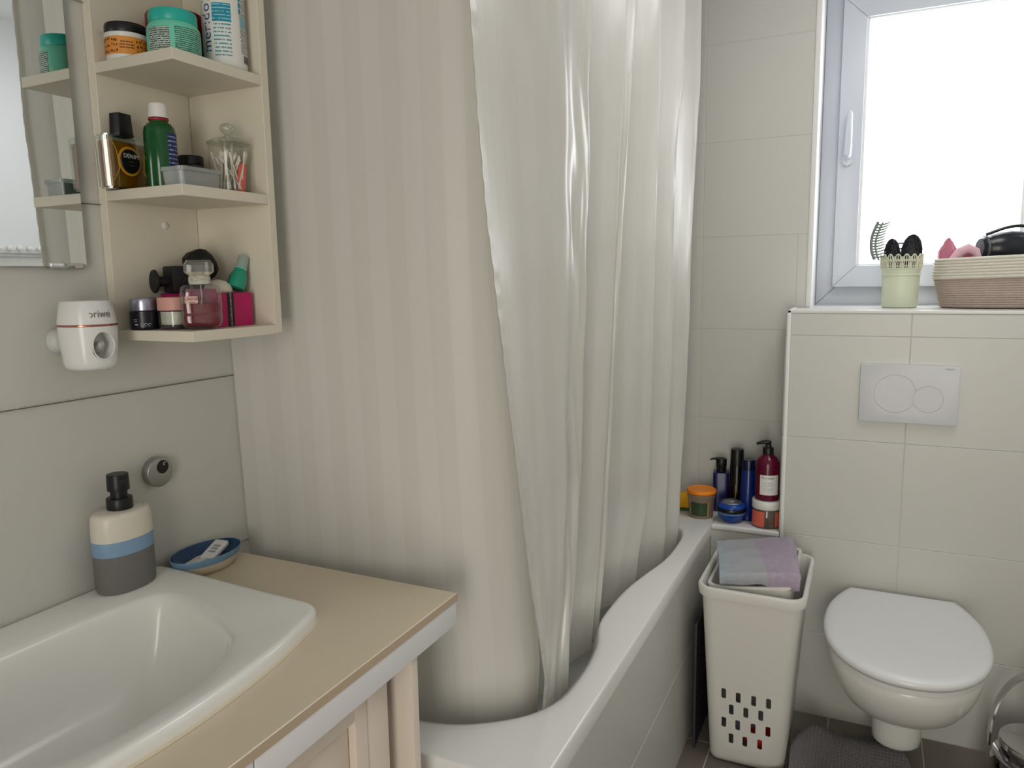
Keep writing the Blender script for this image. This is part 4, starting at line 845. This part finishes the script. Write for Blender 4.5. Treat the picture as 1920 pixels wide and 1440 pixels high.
# folded towel on the hamper
def towel():
    t = thing('folded_towel', 'folded hand towel, pale blue and lilac, on top of hamper', 'towel', (2.04, .25, .53))
    BLc, BRc, FRc, FLc = Vector((2.165, .378, .590)), Vector((2.265, .172, .600)), Vector((2.010, .135, .590)), Vector((1.975, .335, .572))
    bm = bmesh.new(); NU, NV = 60, 90; G = []
    for i in range(NU+1):
        u = i/NU; back = BLc.lerp(BRc, u); front = FLc.lerp(FRc, u); row = []
        gap = 0.010+0.022*max(0, (u-.52)/.48)**.8
        for j in range(NV+1):
            s = j/NV
            if s < .56:
                k = s/.56; p = back.lerp(front, k); p.z += .010*sin(pi*k)*(.6+.4*u)-.0
            elif s < .72:
                k = (s-.56)/.16; q = pi*k; p = front.copy(); d = (front-back).normalized(); p += d*(.012+gap*.15)*sin(q); p.z += -(.013+gap*.45)*(1-cos(q))
            else:
                k = (s-.72)/.28; p = front.lerp(back, k*.93); p.z += -(.026+gap*.9)*(1-k*.75)
            n_ = noise.noise((u*5, s*9, 2.2)); p.z += .0035*n_; p += Vector((noise.noise((u*9, s*6, 4)), noise.noise((u*7, s*8, 9)), 0))*.0035
            if u > .9: p.z -= .012*((u-.9)/.1)**2*(1 if s < .6 else -.2)
            row.append(bm.verts.new(p-Vector((2.04, .25, .53))))
        G.append(row)
    for i in range(NU):
        for j in range(NV): bm.faces.new((G[i][j], G[i+1][j], G[i+1][j+1], G[i][j+1]))
    bmesh.ops.solidify(bm, geom=bm.faces, thickness=-.005)
    m = mat('terry_two_tone', (200, 200, 210), 0.95, sheen=0.5, bump=0.7, bscale=700); nt = m.node_tree; b = nt.nodes['Principled BSDF']; L = nt.links
    tc = nt.nodes.new('ShaderNodeTexCoord'); sp = nt.nodes.new('ShaderNodeSeparateXYZ'); L.new(tc.outputs['Object'], sp.inputs[0])
    # lengthwise coordinate across the towel: blue half -> lilac half
    m1 = nt.nodes.new('ShaderNodeMath'); m1.operation = 'MULTIPLY_ADD'; m1.inputs[1].default_value = 0.33; L.new(sp.outputs[0], m1.inputs[0])
    m2 = nt.nodes.new('ShaderNodeMath'); m2.operation = 'MULTIPLY'; m2.inputs[1].default_value = -1.0; L.new(sp.outputs[1], m2.inputs[0]); L.new(m2.outputs[0], m1.inputs[2])
    cr_ = nt.nodes.new('ShaderNodeValToRGB'); cr_.color_ramp.interpolation = 'LINEAR'; mr = nt.nodes.new('ShaderNodeMapRange'); mr.inputs[1].default_value = -.14; mr.inputs[2].default_value = .16; L.new(m1.outputs[0], mr.inputs[0]); L.new(mr.outputs[0], cr_.inputs[0])
    el = cr_.color_ramp.elements; el[0].position = 0.0; el[0].color = lin((204, 220, 228))+(1,); el[1].position = 1.0; el[1].color = lin((226, 210, 230))+(1,)
    for ps, c in ((.16, (208, 222, 230)), (.3, (222, 226, 232)), (.52, (224, 227, 232)), (.545, (224, 208, 228))): e = el.new(ps); e.color = lin(c)+(1,)
    n = nt.nodes.new('ShaderNodeTexNoise'); n.inputs['Scale'].default_value = 90; L.new(tc.outputs['Object'], n.inputs['Vector'])
    mx = nt.nodes.new('ShaderNodeMix'); mx.data_type = 'RGBA'; mx.inputs[7].default_value = lin((240, 234, 244))+(1,); mr2 = nt.nodes.new('ShaderNodeMapRange'); mr2.inputs[1].default_value = .45; mr2.inputs[2].default_value = .7; mr2.inputs[4].default_value = .5
    L.new(n.outputs['Fac'], mr2.inputs[0]); L.new(mr2.outputs[0], mx.inputs[0]); L.new(cr_.outputs[0], mx.inputs[6]); L.new(mx.outputs[2], b.inputs['Base Color'])
    obj('terry_cloth', bm, m, t, 70)
towel()
# perforated panel stored between tub and hamper
t = thing('perforated_panel', 'dark perforated plastic panel stored between tub and hamper', 'panel', (2.14, .408, 0), rot=(0, 0, radians(0)))
pb = box(-.105, .095, -.004, .004, .0003, .385, .003); pb = obj('sheet', pb, mat('dark_grey_plastic', (56, 56, 60), 0.5), t)
dd = bmesh.new()
for i in range(9):
    for j in range(18): add_box(dd, -.094+i*.021, -.082+i*.021, -.0046, -.0040, .02+j*.0198, .031+j*.0198)
obj('perforations', dd, MATBLACK, t, 0)

# ------------------------------------------------------------------ toilet and flush plate
def toilet():
    t = thing('toilet', 'white wall-hung toilet with closed lid', 'toilet', (2.36, -.117, 0))
    def D(front, wmax, wback, back, z, xm=2.10, n=72, nexp=2.15):
        pts = []
        for i in range(n):
            a = -pi/2+pi*i/(n-1); c, s = cos(a), sin(a); k = (abs(c)**nexp+abs(s)**nexp)**(-1/nexp)
            pts.append((xm-(xm-front)*c*k-2.36, wmax*s*k, z))
        m_ = 10
        for j in range(1, m_+1):
            f = j/m_; x = xm+(back-xm)*f; pts.append((x-2.36, wmax+(wback-wmax)*(f**2.2), z))
        for j in range(m_, 0, -1):
            f = j/m_; x = xm+(back-xm)*f; pts.append((x-2.36, -(wmax+(wback-wmax)*(f**2.2)), z))
        return pts
    obj('lid', loft([D(1.829, .186, .134, 2.336, .4205), D(1.822, .193, .137, 2.340, .4225), D(1.820, .195, .138, 2.340, .429), D(1.822, .193, .137, 2.339, .437), D(1.829, .187, .134, 2.336, .4415), D(1.845, .172, .124, 2.325, .4435), D(1.9, .12, .09, 2.28, .4442)]), mat('lid_white', (228, 229, 230), 0.25), t, 60)
    obj('seat', loft([D(1.836, .180, .130, 2.330, .4035), D(1.829, .187, .132, 2.332, .4055), D(1.829, .187, .132, 2.332, .416), D(1.836, .181, .130, 2.330, .4185)]), mat('seat_white', (224, 224, 223), 0.3), t, 60)
    for s in (-1, 1): obj('hinge', xform(lathe([(.009, -.022), (.0095, -.02), (.0095, .02), (.009, .022)], 16), Matrix.Translation((-.028, s*.122, .413)) @ Matrix.Rotation(radians(90), 4, 'X')), mat('lid_white', (228, 229, 230), 0.25), t)
    B = [D(2.12, .050, .055, 2.359, .196, 2.24), D(2.075, .078, .070, 2.359, .201, 2.2), D(2.03, .102, .085, 2.359, .213, 2.18), D(1.975, .127, .105, 2.359, .238, 2.15), D(1.925, .147, .124, 2.359, .270, 2.12), D(1.888, .163, .140, 2.359, .305, 2.11), D(1.862, .174, .151, 2.359, .340, 2.10), D(1.846, .181, .157, 2.359, .372, 2.10), D(1.842, .182, .158, 2.359, .393, 2.10), D(1.848, .177, .155, 2.357, .401, 2.10)]
    obj('bowl', loft(B), CERAM, t, 70)
    F = []
    for z, k, xs in ((.060, .78, .03), (.064, .9, .012), (.075, .98, .002), (.10, 1.0, 0), (.15, 1.02, -.002), (.195, 1.04, -.004), (.23, 1.04, -.004)):
        F.append([(x-2.36, y, z) for x, y in [(2.359, -.062*k), (2.359, .062*k)] + [(2.20+xs-.055*sin(q)+0, .062*k*cos(q)) for q in [pi*i/14 for i in range(15)]]])
    obj('trap_foot', loft(F), CERAM, t, 50)
toilet()
t = thing('flush_plate', 'white dual flush plate with two round buttons above toilet', 'flush plate', (XB, -.105, 1.0235))
FP = mat('flush_plastic', (206, 207, 210), 0.35)
P_ = rrect(.1235, .0825, .004, 3)
def onwall(bm): return xform(bm, Matrix(((0, 0, -1, 0), (-1, 0, 0, 0), (0, 1, 0, 0), (0, 0, 0, 1))))
pl = obj('plate', onwall(prism(P_, .0003, .0115, .0012)), FP, t)
for (cx, cy, r_) in ((-.033, .0005, .0545), (.0495, -.0115, .0375)):
    co = obj('cutter', onwall(lathe([(r_, .0100), (r_, .0130)], 64, cx=cx, cy=cy)), None, None, 0); co.matrix_world = Matrix.Translation((XB, -.105, 1.0235)); boolean(pl, co)
ring_g = mat('button_groove', (150, 151, 153), 0.5)
for (cx, cy, r_, cut_) in ((-.033, .0005, .0545, True), (.0495, -.0115, .0375, False)):
    pts = []
    for i in range(72):
        a = 2*pi*i/72; x, y = cx+(r_-.0014)*cos(a), cy+(r_-.0014)*sin(a)
        if cut_ and (x-.0495)**2+(y+.0115)**2 < .0385**2:      # the small button bites into the large one
            dx, dy = x-.0495, y+.0115; l = sqrt(dx*dx+dy*dy); x, y = .0495+dx/l*.0385, -.0115+dy/l*.0385
        pts.append((x, y))
    obj('button', onwall(prism(pts, .0101, .0118, .0006)), FP, t)
me = text_mesh('GEBERIT', .0058, 0, 1.05)
obj('lettering', me, mat('plate_ink', (110, 112, 116), 0.5), t, 0, (-.01165, -.098, .0735), (radians(90), 0, radians(-90)))

# ------------------------------------------------------------------ toilet brush stand
t = thing('toilet_brush_stand', 'chrome round brush stand with arched handle right of the toilet', 'brush stand', (2.155, -.437, 0))
obj('base', lathe([(.108, .0003), (.112, .003), (.112, .020), (.108, .05), (.104, .10), (.100, .128), (.097, .130)], 56), CHROME, t)
obj('cup', lathe([(.084, .128), (.086, .130), (.086, .148), (.083, .150)], 48), CHROME, t)
obj('cup_lid', lathe([(.085, .1505), (.0885, .152), (.0885, .170), (.086, .1735), (.02, .176), (.001, .1762)], 56), CHROME, t)
band = bmesh.new(); rings_ = []
for i in range(33):
    a = pi*i/32; y, z = .100*cos(a), .105+.215*sin(a)**.85; ny, nz_ = cos(a), sin(a)
    rings_.append([(.060, y, z), (.092, y, z), (.092, y-.005*ny, z-.005*nz_), (.060, y-.005*ny, z-.005*nz_)])
loft(rings_, bm=band); obj('arch_handle', band, mat('satin_chrome', (196, 196, 196), 0.2, metal=1), t)
obj('brush_handle', lathe([(.007, .176), (.007, .30), (.011, .31), (.011, .36), (.001, .365)], 20), WHITEP, t)

# ------------------------------------------------------------------ bath mat
def bath_mat():
    t = thing('bath_mat', 'dark grey chenille bath mat rumpled on floor by the toilet', 'bath mat', (2.05, .02, 0))
    bm = bmesh.new(); NX, NY = 300, 360; G = []
    for i in range(NX+1):
        row = []
        for j in range(NY+1):
            u, v_ = i/NX, j/NY; x = 1.66+(.53+.09*v_)*u; yh = .33-.185*max(0, min(1, (x-1.955)/.035)); yl = -.20+.10*max(0, (x-2.05)/.2); y = yh+(yl-yh)*v_
            # rumple: a ridge along the rear edge, and a lifted front flap
            x += (.012*sin(v_*9)+.02*noise.noise((v_*3, 1, 1)))*u*v_; y += .008*noise.noise((u*4, 2, 5))*v_
            z = .006
            d1 = (x-2.175+.10*(y-.05)) ; z += .045*math.exp(-(d1/.050)**2)*(0.65+.35*noise.noise((y*7, 3, 3)))*1
            d2 = (y-.115)+(x-2.1)*.35; z += .065*math.exp(-(d2/.032)**2)*math.exp(-((x-2.10)/.10)**2)
            z += .012*noise.noise((x*9, y*9, 0))+.010
            bx, by = x*340, y*340; z += .0045*abs(sin(bx))*abs(sin(by+.5*sin(bx*.3)))
            row.append(bm.verts.new((x-2.05, y-.02, max(z, .004))))
        G.append(row)
    for i in range(NX):
        for j in range(NY): bm.faces.new((G[i][j], G[i+1][j], G[i+1][j+1], G[i][j+1]))
    # turn the rim down so the mat has thickness
    rim = [G[0][j] for j in range(NY+1)] + [G[i][NY] for i in range(1, NX+1)] + [G[NX][j] for j in range(NY-1, -1, -1)] + [G[i][0] for i in range(NX-1, 0, -1)]
    low = [bm.verts.new((v_.co.x, v_.co.y, max(.0006, v_.co.z-.012))) for v_ in rim]
    for k in range(len(rim)):
        k2 = (k+1) % len(rim); bm.faces.new((rim[k], rim[k2], low[k2], low[k]))
    o = obj('chenille_pile', bm, mat('charcoal_chenille', (112, 109, 110), 0.95, sheen=0.4, var=0.35, vscale=300), t, 180); o['kind'] = 'stuff'
bath_mat()

# ------------------------------------------------------------------ window sill: pot with brushes, basket
t = thing('flower_pot', 'pale green pot with lacy rim holding hairbrushes on the sill', 'pot', (2.60, -.0775, ZS+.0006))
PG = mat('pale_green_metal', (210, 217, 192), 0.4)
PX = 2.60
obj('pot_wall', lathe([(.047, .0003), (.049, .002), (.0525, .096), (.0545, .097), (.0545, .1005), (.0525, .1015), (.0555, .118), (.0535, .118), (.0505, .096), (.0465, .004), (.001, .003)], 56), PG, t)
# lace rim: a scalloped lattice of fine strands
LC = mat('lace_cream', (212, 214, 190), 0.5); lace = bmesh.new(); NL = 16
def LP(a, z): r_ = .0556+.003*(z-.118)/.045; return (r_*cos(a), r_*sin(a), z)
for k in range(NL):
    a0 = 2*pi*k/NL; w_ = 2*pi/NL
    tube([LP(a0+w_*(.5-.5*cos(pi*q/8)), .118+.042*sin(pi*q/8)**.8) for q in range(9)], .0018, 5, lace)
    tube([LP(a0+w_*(.5-.34*cos(pi*q/8)), .118+.027*sin(pi*q/8)) for q in range(9)], .0014, 5, lace)
    tube([LP(a0, .119), LP(a0, .146)], .0016, 5, lace); tube([LP(a0+w_*.5, .119), LP(a0+w_*.5, .158)], .0014, 5, lace)
    for s in (.25, .75): tube([LP(a0+w_*s, .119), LP(a0+w_*s, .150)], .0012, 5, lace)
    for zz, s in ((.150, 0), (.128, .12), (.128, .88)): tube([LP(a0+w_*s+.045*cos(q), zz+.0026*sin(q)) for q in [2*pi*i/8 for i in range(8)]], .0011, 5, lace, closed=True)
for zz in (.1185, .125, .1415): tube([LP(2*pi*i/64, zz) for i in range(64)], .0014, 5, lace, closed=True)
obj('lace_rim', lace, LC, t, 60)
def brush(label, y, x, w2, h_, tilt, rz):
    t = thing('hairbrush', label, 'hairbrush', (x, y, ZS+.006), rot=(radians(tilt), 0, radians(rz)), group='hairbrushes in the pot')
    bm = bmesh.new(); rings_ = []
    for z, k in ((.075, .25), (.092, .62), (.110, .92), (.135, 1.0), (.165, .92), (.185, .72), (.197, .42), (.201, .12)):
        z = .075+(z-.075)*h_; rings_.append([(.009*cos(a), w2*k*sin(a), z) for a in [2*pi*i/20 for i in range(20)]])
    loft(rings_, bm=bm); obj('paddle', bm, mat('brush_black', (24, 24, 34), 0.5), t)
    obj('handle', tube([(0, 0, .001), (0, 0, .04), (0, 0, .085)], [.007, .009, .007], 10), BLACK, t)
    br = bmesh.new(); rnd = random.Random(3)
    for i in range(240):
        z = .075+(.025+rnd.random()*.098)*h_; q = rnd.uniform(-1, 1); k = sqrt(max(.05, 1-((z-.075-.062*h_)/(.066*h_))**2)); yy = w2*k*q; p = Vector((-.008, yy, z)); d_ = Vector((-.015, .007*q, .006)) if abs(q) < .85 else Vector((-.004, .008*q/abs(q), .003))
        c = br.verts.new(p+Vector((0, .0006, 0))); e = br.verts.new(p-Vector((0, .0006, 0))); f = br.verts.new(p+Vector((.001, 0, .0008))); g = br.verts.new(p+d_)
        for tri in ((c, e, g), (e, f, g), (f, c, g)): br.faces.new(tri)
    o = obj('bristles', br, MATBLACK, t, 0); o['kind'] = 'stuff'
brush('large oval black paddle hairbrush in the green pot', -.094, PX-.012, .031, 1.10, 3, 4)
brush('smaller black bristle hairbrush left in the green pot', -.056, PX+.010, .025, 1.02, -2, -10)
# claw clips
t = thing('claw_clip', 'grey toothed claw clip hooked over the left of green pot', 'hair clip', (PX-.035, -.012, ZS+.146), rot=(0, 0, radians(8))); t.scale = (1.15, 1.15, 1.15)
CG = mat('smoke_acrylic', (122, 134, 128), 0.3)
spine = [(0, .012-.028*q+.052*q*q*1.0-.012+.016, .100-.100*q) for q in [i/12 for i in range(13)]]
spine = [(0, .030*sin(pi*(.30+.62*(1-q)))-.004+.012*(1-q)-.012, .098*(1-q)) for q in [i/14 for i in range(15)]]
obj('spine', tube(spine, .0040, 8), CG, t)
inner = [(x, y-.011, z-.002) for x, y, z in spine]
obj('inner_rail', tube(inner, .0028, 6), CG, t)
for i in range(1, 14):
    x, y, z = spine[i]; b_ = tube([(0, y, z), (0, y-.012, z-.001), (0, y-.024, z+.002), (0, y-.032, z+.006)], [.0026, .0025, .0021, .0014], 6); obj('tooth', b_, CG, t)
t = thing('claw_clip', 'clear rectangular hair clip sticking up behind the hairbrushes', 'hair clip', (PX+.036, -.066, ZS+.134), rot=(0, 0, radians(4)))
CQ = mat('lilac_grey_acrylic', (168, 160, 168), 0.3)
obj('clip_frame', tube([(0, .028, 0), (0, .027, .052), (0, .022, .060), (0, -.026, .062), (0, -.030, .056), (0, -.031, 0)], .0036, 8), CQ, t)
obj('cross_bar', tube([(0, .027, .044), (0, -.030, .046)], .0028, 6), CQ, t)

def basket():
    t = thing('rope_basket', 'two-tone cotton rope basket, cream over brown, on the sill', 'basket', (2.590, -.345, ZS+.0006))
    prof = []; seg = 96
    def rings_of(z0, z1, n, r0, r1, dep, rev=False):
        out = []; pitch = (z1-z0)/n
        for i in range(n*6+1):
            f = i/(n*6); z = z0+(z1-z0)*f; r_ = r0+(r1-r0)*f; out.append((r_+dep*abs(sin(pi*n*f)), z))
        return out
    def pl(pr, bump=0.0):
        rings_ = []
        for r_, z in pr:
            k = r_; ring = []
            for i in range(seg):
                a = 2*pi*i/seg; c, s = cos(a), sin(a); q = (abs(c)**2.7+abs(s)**2.7)**(-1/2.7)
                wv = 1+bump*sin(a*70+z*900)
                ring.append(((.098+k)*c*q*wv, (.170+k)*s*q*wv, z+.003*sin(a*2+.6)*(z/.14)))
            rings_.append(ring)
        return loft(rings_)
    low = [(-.03, .0003), (-.014, .001)] + rings_of(.004, .090, 13, -.010, .009, .0022)
    obj('brown_body', pl(low + [(.006, .0925), (-.004, .0925), (-.02, .006), (-.03, .006)], .002), mat('brown_rope', (190, 172, 162), 0.95, bump=0.9, bscale=420, var=0.2, vscale=260), t, 60)
    up = [(.004, .0835)] + rings_of(.086, .1460, 7, .0125, .0085, .0026)
    obj('cream_cuff', pl(up + [(.004, .1475), (-.001, .1460), (-.002, .10)], .001), mat('cream_rope', (216, 211, 198), 0.95, bump=0.9, bscale=420, var=0.1, vscale=260), t, 60)
basket()
# pink cloth in the basket
def cloth():
    t = thing('pink_cloth', 'pink towelling cloth bunched up in the rope basket', 'cloth', (2.585, -.235, ZS+.012))
    bm = bmesh.new(); NU, NV = 60, 40; G = []
    for i in range(NU+1):
        row = []
        for j in range(NV+1):
            u, v_ = i/NU, j/NV; y = -.055+.12*u; x = -.05+.10*v_
            # peaked fold on the left, rolled fold to the right
            z = .118+.068*math.exp(-((u-.78)/.19)**2)*(1-.35*abs(v_-.6))+.040*math.exp(-((u-.38)/.16)**2)*(1-.5*abs(v_-.3))+.02*noise.noise((u*6, v_*5, 3))
            z += .012*sin(v_*9+u*6)
            if v_ < .12 or v_ > .9 or u < .05 or u > .97: z -= .05
            row.append(bm.verts.new((x, y, z)))
        G.append(row)
    for i in range(NU):
        for j in range(NV): bm.faces.new((G[i][j], G[i+1][j], G[i+1][j+1], G[i][j+1]))
    bmesh.ops.solidify(bm, geom=bm.faces, thickness=.005)
    obj('cloth_sheet', bm, PINK_CLOTH, t, 80)
    obj('rolled_edge', tube([(-.058, .030, .128), (-.060, .012, .150), (-.060, -.008, .160), (-.058, -.026, .150), (-.056, -.034, .128)], [.010, .013, .014, .013, .010], 10), mat('pink_cloth_pale', (222, 178, 190), 0.95, sheen=0.4, bump=0.6, bscale=500), t, 60)
cloth()
t = thing('hair_dryer', 'black hair dryer lying in the rope basket', 'hair dryer', (2.575, -.345, ZS+.172), rot=(radians(-6), 0, radians(-70)))
DB = mat('dryer_black', (28, 30, 36), 0.25)
bm = lathe([(.027, -.075), (.032, -.070), (.034, -.066), (.034, -.058), (.038, -.052), (.046, -.030), (.048, .0), (.044, .035), (.036, .070), (.033, .090)], 40); xform(bm, Matrix.Rotation(radians(90), 4, 'Y')); obj('barrel', bm, DB, t)
bm = lathe([(.001, -.0765), (.026, -.0765), (.026, -.075)], 36); xform(bm, Matrix.Rotation(radians(90), 4, 'Y')); obj('grille', bm, mat('grille_grey', (60, 62, 68), 0.7, bump=1.0, bscale=900), t)
bm = tube([(-.0655, .0345*cos(q), .0345*sin(q)) for q in [2*pi*i/36 for i in range(36)]], .0025, 6, closed=True); obj('intake_ring', bm, mat('ring_grey', (96, 100, 110), 0.25), t)
obj('handle', tube([(-.01, .03, -.01), (-.015, .07, -.012), (-.02, .13, -.015)], [.019, .018, .016], 14), DB, t)
obj('cable', tube(catmull([(-.07, -.02, .035), (-.02, -.035, .052), (.03, -.03, .055), (.07, 0, .040), (.08, .03, .01)], 24, False), .0045, 8), BLACK, t)
